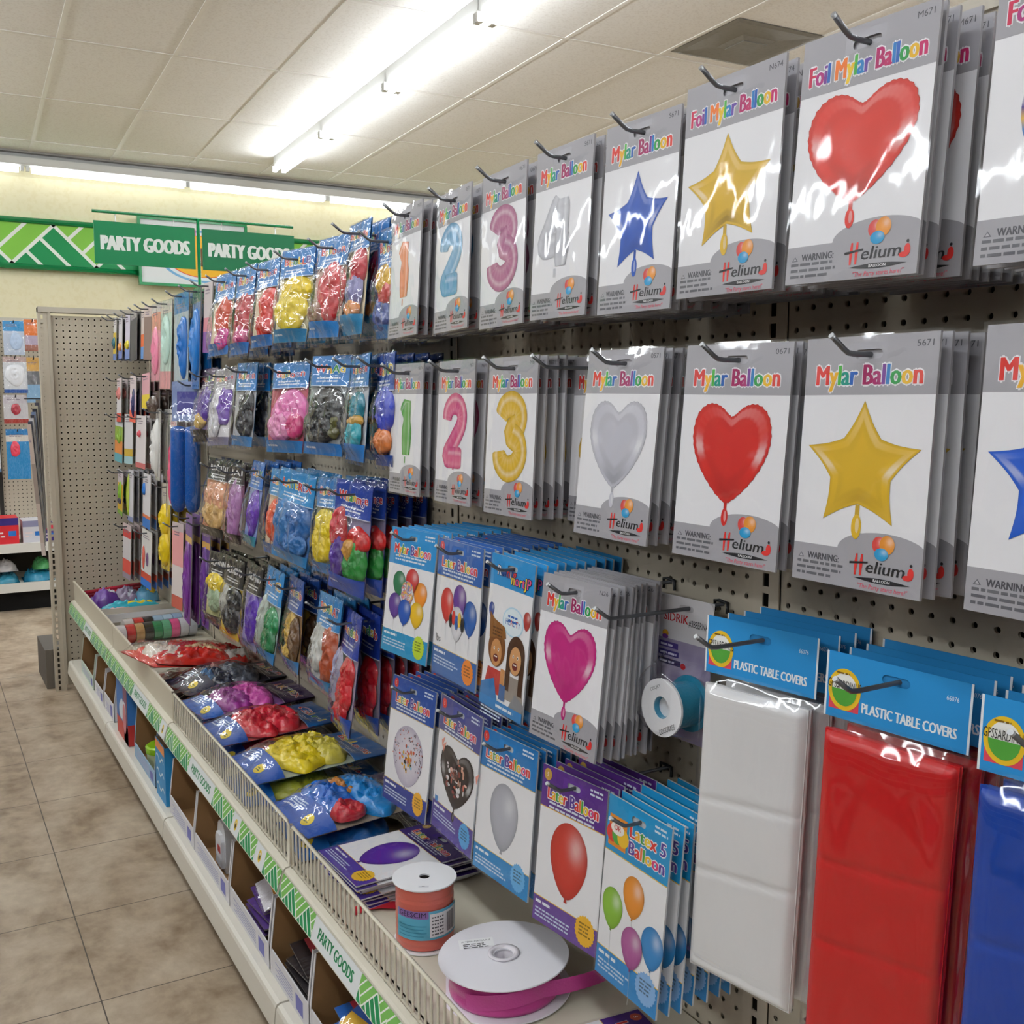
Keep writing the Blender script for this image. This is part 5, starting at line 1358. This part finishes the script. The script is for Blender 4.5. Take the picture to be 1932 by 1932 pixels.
# white ribbon reel
t = empty('ribbon_reel', (.713, 1.25, zs + .001), (R(-1), R(-2), 0)); tag(t, 'wide white reel of magenta satin ribbon lying flat on the shelf', 'ribbon spool')
for z, nm, rr in ((0, 'bottom_flange', .097), (.05, 'top_flange', .096)):
    g = G(); g.lathe([(.014, z), (rr, z), (rr + .0008, z + .0012), (rr, z + .0024), (.014, z + .0024), (.014, z)], 'eceaf0', 72); obj(nm, g, 'card', t)
g = G(); g.lathe([(.02, .0535), (.0235, .0535), (.0235, .055), (.019, .0555), (.0155, .054), (.0148, .03), (.0148, .003)], 'e2dde4', 40); g.sm = [True] * len(g.sm); obj('hub', g, 'gloss', t)
g = G(); g.lathe([(.0147, .012), (0, .012)], '7a5a5a', 24); obj('hub_floor', g, 'matte', t)
g = G(); prof = [(.05, .004)] + [(.082 + .001 * math.sin(i * 1.3), .004 + i * .0045) for i in range(11)] + [(.05, .049)]
g.lathe(prof, 'c03a8c', 72); g.sm = [True] * len(g.sm); obj('magenta_ribbon', g, 'satin', t)
g = G(); P = []
path = []
for i in range(15):
    a = R(-160 + 82 * i / 14); path.append((.0835 * math.cos(a) + .0, .0835 * math.sin(a), 0))
for i in range(1, 12): path.append((.0835 * math.cos(R(-78)) + .0125 * i, .0835 * math.sin(R(-78)) - .004 * i + .0004 * i * i, 0))
for i, p in enumerate(path):
    k = i / len(path)
    P += [(p[0], p[1], .008 + .012 * math.sin(k * 3.1)), (p[0] * 1.02, p[1] * 1.02, .008 + .012 * math.sin(k * 3.1) + .024)]
g.add(P, [(2 * i, 2 * i + 1, 2 * i + 3, 2 * i + 2) for i in range(len(path) - 1)], 'c23c90', True)
obj('loose_end', g, 'satin', t)
g = G(); g.rect(-.026, -.013, .026, .013, 'f6f6f8', 1); g.text('AV TEMAL AVATELA P. 6S', 0, .004, .0042, '3a3a3e', 2, width=.044); g.smalltext(-.02, -.003, .04, 3, .0028, '4a4a4e', 2, 6)
obj('paper_label', g, 'card', t, (-.02, .048, .0526), (R(-90), 0, R(-22)))

# goods at the far end of the shelf
for k, (x, y, L, cols, lab) in enumerate(((.72, 3.76, .28, ['e8e4e4', 'c83a34', 'c8a06a', '3a3a34', '3a8a5a', '6ab088', 'e85a94', 'dcdce4', 'c4ccdc'], 'row of small coloured ribbon rolls in a clear pack, by the solid fence'),
                                          (.76, 3.86, .28, ['d8d0cc', 'c84038', '34302c', 'a8c4dc', 'b8d0e4', '9ab4d4', 'd0d4d8', '4a74b0'], 'row of pale blue and black ribbon rolls behind the coloured ones'))):
    t = empty('ribbon_roll_pack', (x - L / 2, y, zs + .037), (0, R(90), R(6))); tag(t, lab, 'ribbon pack')
    n = len(cols)
    for i, c in enumerate(cols):
        z0 = L * i / n; z1 = L * (i + .92) / n
        g = G(); g.lathe([(.01, z0), (.033, z0), (.034, (z0 + z1) / 2), (.033, z1), (.01, z1)], c, 24); obj('ribbon_roll', g, 'satin', t)
    g = G(); g.lathe([(.0355, 0), (.0358, L * .5), (.0355, L)], 'ffffff', 24); g.sm = [True] * len(g.sm); obj('clear_wrap', g, 'bagfilm', t)
t = empty('steel_pan', (.735, 4.14, zs)); tag(t, 'flat silver tray with a white front edge across the far shelf', 'tray')
g = G(); g.prism([(-.075, 0), (.075, 0), (.08, .05), (.076, .05), (.072, .044), (-.072, .044), (-.076, .05), (-.082, .05)], -.15, .15, 'c8c6c2', 'y')
g = G(); g.box(-.16, -.075, 0, .165, .075, .045, 'a8a296'); g.box(-.162, -.079, .02, .167, -.075, .052, 'dcdce0')
obj('pan', g, 'gloss', t)
for k, (x, y, w_, l_, h_, c, c2, lab) in enumerate(((.68, 4.36, .10, .17, .012, 'd8b4bc', 'd86a7a', 'flat pink speckled packet on the far shelf'), (.74, 4.40, .04, .24, .03, '3ab4c8', 'e8d02a', 'teal and yellow toy packet on the far shelf'),
                                                  (.66, 4.52, .09, .13, .055, '6a3f98', 'e0e0ea', 'purple and white wrapped packet on the far shelf'), (.75, 4.55, .08, .12, .05, '8a7a94', 'c8ccd8', 'grey lilac packet on the far shelf'), (.83, 4.54, .08, .1, .055, '6ab0d8', 'ecc82a', 'yellow and blue packet on the far shelf'))):
    g = G()
    b = G(lambda u, v: 0); blob(b, 0, -l_ / 2, w_ / 2, l_ / 2, .001, h_, c, k + 3, 26); blob(b, .0, -l_ * .4, w_ * .3, l_ * .28, h_ * .55, h_ * .5, c2, k + 9, 20)
    b.rect(-w_ / 2, -l_, w_ / 2, 0, tone(c, -.2), 1)
    o = obj('toy_packet', b, 'gloss'); tag(o, lab, 'packet'); lie(o, x, y, .002 if k != 0 else .002, l_, 10 * (k % 3) - 8)
for k in range(5):
    t = empty('red_rod_pack', (.60 + .012 * (k % 2), 4.64 + .011 * k, zs + .012 + .012 * (k % 3)), (0, 0, R(6 + 2 * k))); tag(t, ['lowest', 'second', 'middle', 'fourth', 'topmost'][k] + ' dark red rolled packet in the far shelf corner', 'packet', 'dark red rolls in the far corner')
    obj('roll', G().tube([(0, 0, 0), (.1, .0, .004), (.24, 0, .01)], .0105, ['a01c34', '8a1830', 'b02a40', '98203a', 'a8243c'][k], 10), 'gloss', t)

# ------------------------------------------------------------------ cardboard trays on the base deck
zb = H0 - 1.13 + .001
BR, WHT = '8a6844', 'dcdade'
def tray(y0, y1, label, front=.05, back=.19, side=.15, col=WHT, x0=.556, x1=.83):
    t = empty('display_tray', (0, 0, zb)); tag(t, label, 'display tray', 'cardboard trays on the base deck')
    th = .003
    prof = [(x0, 0), (x1, 0), (x1, back), (x1 - .1, back), (x0 + .012, side), (x0 + .004, side * .55), (x0, front)]
    for nm, ya, yb, ci in (('near_side', y0, y0 + th, (col, BR)), ('far_side', y1 - th, y1, (BR, col))):
        g = G()
        m = (ya + yb) / 2
        g.prism(prof, ya, m, ci[0]); g.prism(prof, m, yb, ci[1])
        g.prism([(x0 - .0012, 0), (x0, 0), (x0, front), (x0 + .004, side * .55), (x0 + .012, side), (x0 + .0108, side + .001), (x0 + .0025, side * .55), (x0 - .0012, front)], ya - .0015, yb + .0015, col)
        obj(nm, g, 'matte', t)
    g = G(); g.box(x0, y0, 0, x1, y1, .002, BR); obj('tray_floor', g, 'matte', t)
    g = G(); g.box(x1 - .002, y0 + th, 0, x1, y1 - th, back, BR); obj('back_wall', g, 'matte', t)
    g = G(); g.box(x0 - .0008, y0, 0, x0 + .002, y1, front, col)
    g.box(x0 - .0012, y0 + .03, .008, x0 - .0009, y0 + .07, front - .012, '7a7ab8')
    for k in range(5): g.box(x0 - .0012, y0 + .09, .01 + k * .006, x0 - .0009, y1 - .03 - .02 * (k % 2), .012 + k * .006, 'a8a8c4')
    obj('front_lip', g, 'matte', t)
    return t
TR = [(1.415, 1.672, 'nearest white cardboard tray with a brown inside'), (1.682, 1.905, 'second nearest white cardboard tray, holding folded white packs'), (1.918, 2.205, 'white cardboard tray holding blue packets, third from the near end'),
      (2.215, 2.535, 'white cardboard tray holding white blister packs, fourth from the near end'), (2.545, 2.815, 'white cardboard tray with grey handles inside, beside the blue carton'), (1.13, 1.405, 'white cardboard tray under the ribbon reel')]
for a, b, l in TR: tray(a, b, l)
tray(3.02, 3.33, 'pale blue trimmed tray holding a green lid', .045, .2, .17, '9ab4cc')
tray(3.72, 3.92, 'far white tray with a dark round cut-out', .06, .16, .13); tray(3.94, 4.14, 'far white tray second from the corner', .05, .17, .14); tray(4.18, 4.5, 'white and green tray in the far corner', .05, .17, .14, 'cfdccf')
cnt = 0
def low_pack(x, y, z, c1, c2, c3, yaw, tip, lab, W=.13, L=.2):
    o = small_pack('party_favor_pack', lab, 'pack', W, L, [(0, .25, c1), (.25, .4, 'eceaf0'), (.4, .72, c2), (.72, .86, c3), (.86, 1, c1)], [(.1, -.55, .2, .1, c3, .004), (-.2, -.66, .16, .08, c2, .004)], True, int(y * 100))
    o.rotation_euler = (0, 0, 0)
    m = Matrix.Rotation(R(yaw), 3, 'Z') @ Matrix.Rotation(R(-tip), 3, 'Y') @ LY
    o.rotation_euler = m.to_euler(); o.location = Vector((x, y, zb + z)) + (m @ Vector((0, 0, 1))) * L * .5
    return o
ii = 0
for y, cs, nm in ((1.545, ('2a6ac0', 'c8d0e0', 'c83a4a'), 'blue and red balloon'), (1.79, ('2a2428', 'e4e2e4', 'b8404a'), 'white carded'), (2.06, ('5a3a88', '2a7ac8', 'd8a03a'), 'blue and orange')):
    for k in range(4):
        low_pack(.665 + .004 * k, y + .006 * (k % 2), .036 + .015 * k, *cs, -4 + 5 * (k % 3), 7, ['lowest', 'second lowest', 'second highest', 'topmost'][k] + ' ' + nm + ' pack in its cardboard tray').__setitem__('group', nm + ' packs in a tray')
o = low_pack(.67, 1.51, .122, 'e8b83a', 'd8c8e0', '3a6ac8', 12, 22, 'yellow and blue pack leaning on top in the nearest full tray')
o = low_pack(.67, 2.04, .122, 'e0dce4', '4a8ad0', 'e09a3a', -8, 22, 'white and blue pack leaning on top of the blue packets')
# white clips and handles
for k in range(3):
    t = empty('white_blister_pack', (.60 + .02 * k, 2.40 + .045 * k, zb + .003)); tag(t, ['front', 'middle', 'rear'][k] + ' white rounded blister pack standing in a tray', 'pack', 'white blister packs in a tray')
    g = G(); g.prism([(-.036, 0), (.036, 0), (.036, .085), (.03, .105), (.018, .115), (-.018, .115), (-.03, .105), (-.036, .085)], -.012, .012, 'd4d4d8', 'x')
    g.prism([(-.026, .01), (.026, .01), (.026, .075), (.016, .09), (-.016, .09), (-.026, .075)], -.02, -.0121, 'e4e4e8', 'x'); obj('body', g, 'gloss', t)
    g = G(); g.box(-.0206, -.018, .045, -.0201, .006, .062, 'b03a34' if k == 0 else '8a8aa0'); obj('print', g, 'card', t)
for k in range(2):
    t = empty('grey_handle_pack', (.62 + .05 * k, 2.66 + .03 * k, zb + .003)); tag(t, ['front', 'rear'][k] + ' clear grey handled pack in the tray beside the blue carton', 'pack', 'grey handled packs')
    g = G(); g.tube([(0, -.03, 0), (0, -.03, .1), (0, -.015, .125), (0, .015, .125), (0, .03, .1), (0, .03, 0)], .012, 'b4b2c0', 10); obj('handle', g, 'gloss', t)
t = empty('blue_carton', (.553, 2.86, zb)); tag(t, 'blue open carton with white wave lettering standing on the base deck', 'box')
g = G(); g.box(0, 0, 0, .2, .125, .165, '2a8cc8'); g.box(.002, .003, .164, .198, .122, .1665, '5a4634'); g.box(0, 0, .15, .0005, .125, .168, '2a8cc8')
obj('carton', g, 'card', t)
g = G()
for k in range(3): g.poly([(-.05 + .012 * i, .03 + .042 * k + .008 * math.sin(i * 1.2)) for i in range(9)] + [(-.05 + .012 * i, .036 + .042 * k + .008 * math.sin(i * 1.2)) for i in range(8, -1, -1)], 'dcecf4', 1)
g.rect(-.06, .14, .06, .165, 'e08a4a', 1)
obj('front_print', g, 'card', t, (-.0004, .0625, 0), (0, 0, R(-90)))
g = G()
for k in range(3): g.poly([(-.07 + .017 * i, .03 + .042 * k + .008 * math.sin(i * 1.2)) for i in range(9)] + [(-.07 + .017 * i, .036 + .042 * k + .008 * math.sin(i * 1.2)) for i in range(8, -1, -1)], 'dcecf4', 1)
obj('side_print', g, 'card', t, (.1, -.0004, 0))
t = empty('green_tub', (.62, 3.2, zb + .003)); tag(t, 'round tub with a lime green lid in the pale blue trimmed tray', 'tub')
obj('tub', G().lathe([(0, 0), (.05, 0), (.053, .045), (0, .045)], 'c8d0a8', 28), 'gloss', t); obj('lid', G().lathe([(.055, .045), (.056, .062), (.05, .066), (0, .066)], '8abc1e', 28), 'gloss', t)
t = empty('picture_box', (.553, 3.43, zb)); tag(t, 'blue and red printed box with a white cloud shape on the base deck', 'box')
g = G(); g.box(0, 0, 0, .18, .2, .205, '2468b0'); obj('carton', g, 'card', t)
g = G(); g.rect(-.1, 0, .1, .06, 'c03a34', 1); g.rect(.03, .0, .1, .2, '7a4a6a', 1)
for k in range(6): g.disc(-.02 + .014 * k, .09 + .01 * (k % 3), .03, .028, 'dce4ee', 2 + k, 16)
g.disc(.05, .08, .03, .05, 'c87a84', 9, 16)
obj('front_print', g, 'card', t, (-.0004, .1, 0), (0, 0, R(-90)))
g = G(); g.rect(-.09, 0, .09, .07, 'b83430', 1); g.rect(-.09, .07, .09, .2, '3a74b8', 1)
for k in range(5): g.disc(.02 + .014 * k, .1 + .01 * (k % 3), .03, .026, 'dce4ee', 2 + k, 16)
obj('side_print', g, 'card', t, (.09, -.0004, 0))

# ------------------------------------------------------------------ wall shelving beyond the end panel
t = empty('wall_shelving', (0, 0, 0)); tag(t, 'far wall shelving unit with beige pegboard and white shelves, left of the end panel', 'shelving')
x0, x1 = -1.2, 1.4
obj('pegboard', G().box(0, 0, 0, x1 - x0, .004, 1.74 - .3, 'ffffff'), M['peg'], t, (x0, 7.2, .3))
obj('backing', G().box(x0, 7.23, .1, x1, 7.26, 1.76, '3a352d'), 'matte', t)
for z, nm in ((H0 - .872, 'upper_shelf'), (H0 - 1.108, 'lower_shelf')):
    g = G(); g.box(x0, 6.72, z - .022, x1, 7.2, z, 'dedbd2'); g.box(x0, 6.715, z - .05, x1, 6.73, z + .004, 'e6e4de'); obj(nm, g, 'enamel', t)
obj('kick_plate', G().box(x0, 6.80, 0, x1, 6.82, H0 - 1.15, '0e0d0d'), 'matte', t)
obj('top_cap', G().box(x0, 7.17, 1.74, x1, 7.26, 1.765, 'c8c2b4'), 'enamel', t)
for x in (.468, -.45): obj('upright', G().box(x - .012, 7.185, .1, x + .012, 7.203, 1.75, '2a2826'), 'matte', t)
BG = [(.567, .453, .115, .205, [(0, .3, '3a9ad8'), (.3, 1, 'c8d4e8')], (.1, -.6, .3, .25, 'b8cce8'), 'pale blue bag, topmost on the far wall'),
      (.565, .24, .13, .22, [(0, .15, 'd0b4b0'), (.15, .9, 'e6e8ee'), (.9, 1, '2a5aa8')], (0, -.5, .42, .3, 'e8eaf0'), 'plump white bag second from the top on the far wall'),
      (.558, .009, .135, .172, [(0, .3, 'd8d0d8'), (.3, .85, 'dcd8dc'), (.85, 1, 'a83a30')], (0, -.5, .2, .2, 'a83444'), 'white and red bag third from the top on the far wall'),
      (.559, -.198, .128, .305, [(0, .12, '2a84c8'), (.12, .25, 'e8e0d8'), (.25, 1, '2a90d0')], (-.12, -.4, .22, .16, 'e0405a'), 'blue and red bag lowest on the far wall'),
      (.672, .464, .09, .19, [(0, .5, 'e87a2a'), (.5, .8, 'b8a8c0'), (.8, 1, 'a86a5a')], None, 'orange card, topmost beside the end panel'),
      (.668, .236, .09, .274, [(0, .3, 'd8a85a'), (.3, .6, '6a6a70'), (.6, 1, '8ab4d8')], None, 'grey and blue card beside the end panel'),
      (.425, .449, .115, .21, [(0, .1, '9aa0a8'), (.1, 1, 'a87a84')], None, 'mauve bag at the left edge, topmost'),
      (.415, .177, .115, .152, [(0, .3, 'e8e4e0'), (.3, 1, '9ac8e0')], None, 'white and blue bag at the left edge, second down'),
      (.405, -.006, .11, .185, [(0, .8, 'e8e8e8'), (.8, 1, 'e8e08a')], None, 'white bag at the left edge, third down'),
      (.40, -.251, .12, .205, [(0, .15, 'b87a7a'), (.15, .9, 'e4e4ec'), (.9, 1, '6a90b8')], None, 'white bag at the left edge, lowest')]
for k, (x, z, W, H, bands, bb, lab) in enumerate(BG):
    o = small_pack('hanging_bag', lab, 'bag', W, H, bands, [bb] if bb else [], True, 300 + k)
    o.location = (x, 6.98, H0 + z); o.rotation_euler = (R(-3), 0, 0)
    t = empty('peg_hook', (x, 6.97, H0 + z - .012)); tag(t, 'wall hook holding the ' + lab, 'hook', 'hooks on the far wall shelving')
    obj('wire_rod', G().tube([(0, .232, 0), (0, -.02, 0), (0, -.03, .012)], .003, '3a3a3c', 6), 'wire', t)
for k, (x, y, z, sx, sy, sz, c, c2, lab) in enumerate(((.452, 6.76, -.872, .14, .2, .155, 'd02a34', '3a2a78', 'red and purple box on the far upper shelf'), (.60, 6.78, -.872, .11, .2, .13, 'd4d4dc', '8a8aa8', 'pale grey pack of napkins on the far upper shelf'),
                                                  (.695, 6.78, -.872, .06, .2, .10, '3a2a6a', 'c83a4a', 'dark purple box beside the end panel on the far upper shelf'))):
    t = empty('carton', (x, y, H0 + z)); tag(t, lab, 'box')
    obj('body', G().box(-sx / 2, 0, .0, sx / 2, sy, sz, c), 'card', t)
    g = G(); g.rect(-sx / 2, sz * .72, sx / 2, sz, c2, 1); g.rect(sx * .1, sz * .3, sx * .4, sz * .5, '2a70c0', 1); g.smalltext(-sx * .4, sz * .4, sx * .4, 2, .012, 'e8d8d8', 1, k)
    obj('front_print', g, 'card', t, (0, -.0005, 0))
for k, (x, w_, h_, c, lab) in enumerate(((.44, .15, .05, '3a94b0', 'lowest folded teal and white pack on the far lower shelf'), (.44, .14, .05, 'c4c0c0', 'white folded pack on top of the teal one'), (.62, .17, .06, '2a8fb4', 'heap of teal wrapped packs on the far lower shelf'), (.64, .1, .05, '4a9a5a', 'small green packet on the teal heap'))):
    b = G(); blob(b, 0, -.1, w_ / 2, .1, .0, h_, c, k + 50, 26); b.rect(-w_ / 2, -.2, w_ / 2, 0, tone(c, -.2), 0)
    o = obj('folded_pack', b, 'gloss'); tag(o, lab, 'pack')
    o.rotation_euler = Matrix(((1, 0, 0), (0, 0, 1), (0, -1, 0))).to_euler(); o.location = (x, 6.95, H0 - 1.108 + .002 + (.07 if k in (1, 3) else 0))
# strips hanging in the gap behind the end panel
for k in range(9):
    c = ['c8b4a8', '4a4a58', 'd0ccd0', '3a3a44', '6a7a98', '2a2a34', 'b8b09a', '4a4650', '8a8478'][k]
    o = small_pack('striped_card', '%s striped card edge from the left in the bunch behind the end panel' % (['first'] + ORD)[k], 'card', .02 + .002 * (k % 3), .60 - .03 * (k % 4), [(0, .3, c), (.3, .6, tone(c, -.4)), (.6, .9, c), (.9, 1, 'd0c84a' if k == 3 else tone(c, .2))], [], False, 400 + k)
    o['group'] = 'striped cards behind the end panel'
    o.location = (.462 + .0065 * k, 5.15 + .012 * k, H0 + .0 - .014 * (9 - k)); o.rotation_euler = (0, R(-4 + .5 * k), R(-40))
t = empty('strip_hook', (.48, 5.15, H0 - .01)); tag(t, 'short bar carrying the striped cards behind the end panel', 'hook')
obj('bar', G().tube([(.03, -.345, 0), (.03, -.02, 0), (-.03, 0, 0), (.05, .13, .0)], .003, '3a3a3c', 6), 'wire', t)
tag(obj('floor_box', G().box(.455, 4.87, 0, .53, 5.2, .17, '5a5550').box(.455, 4.86, .0, .53, 4.87, .175, '6a645c'), 'matte'), 'low dark grey box on the floor beyond the end panel', 'box')
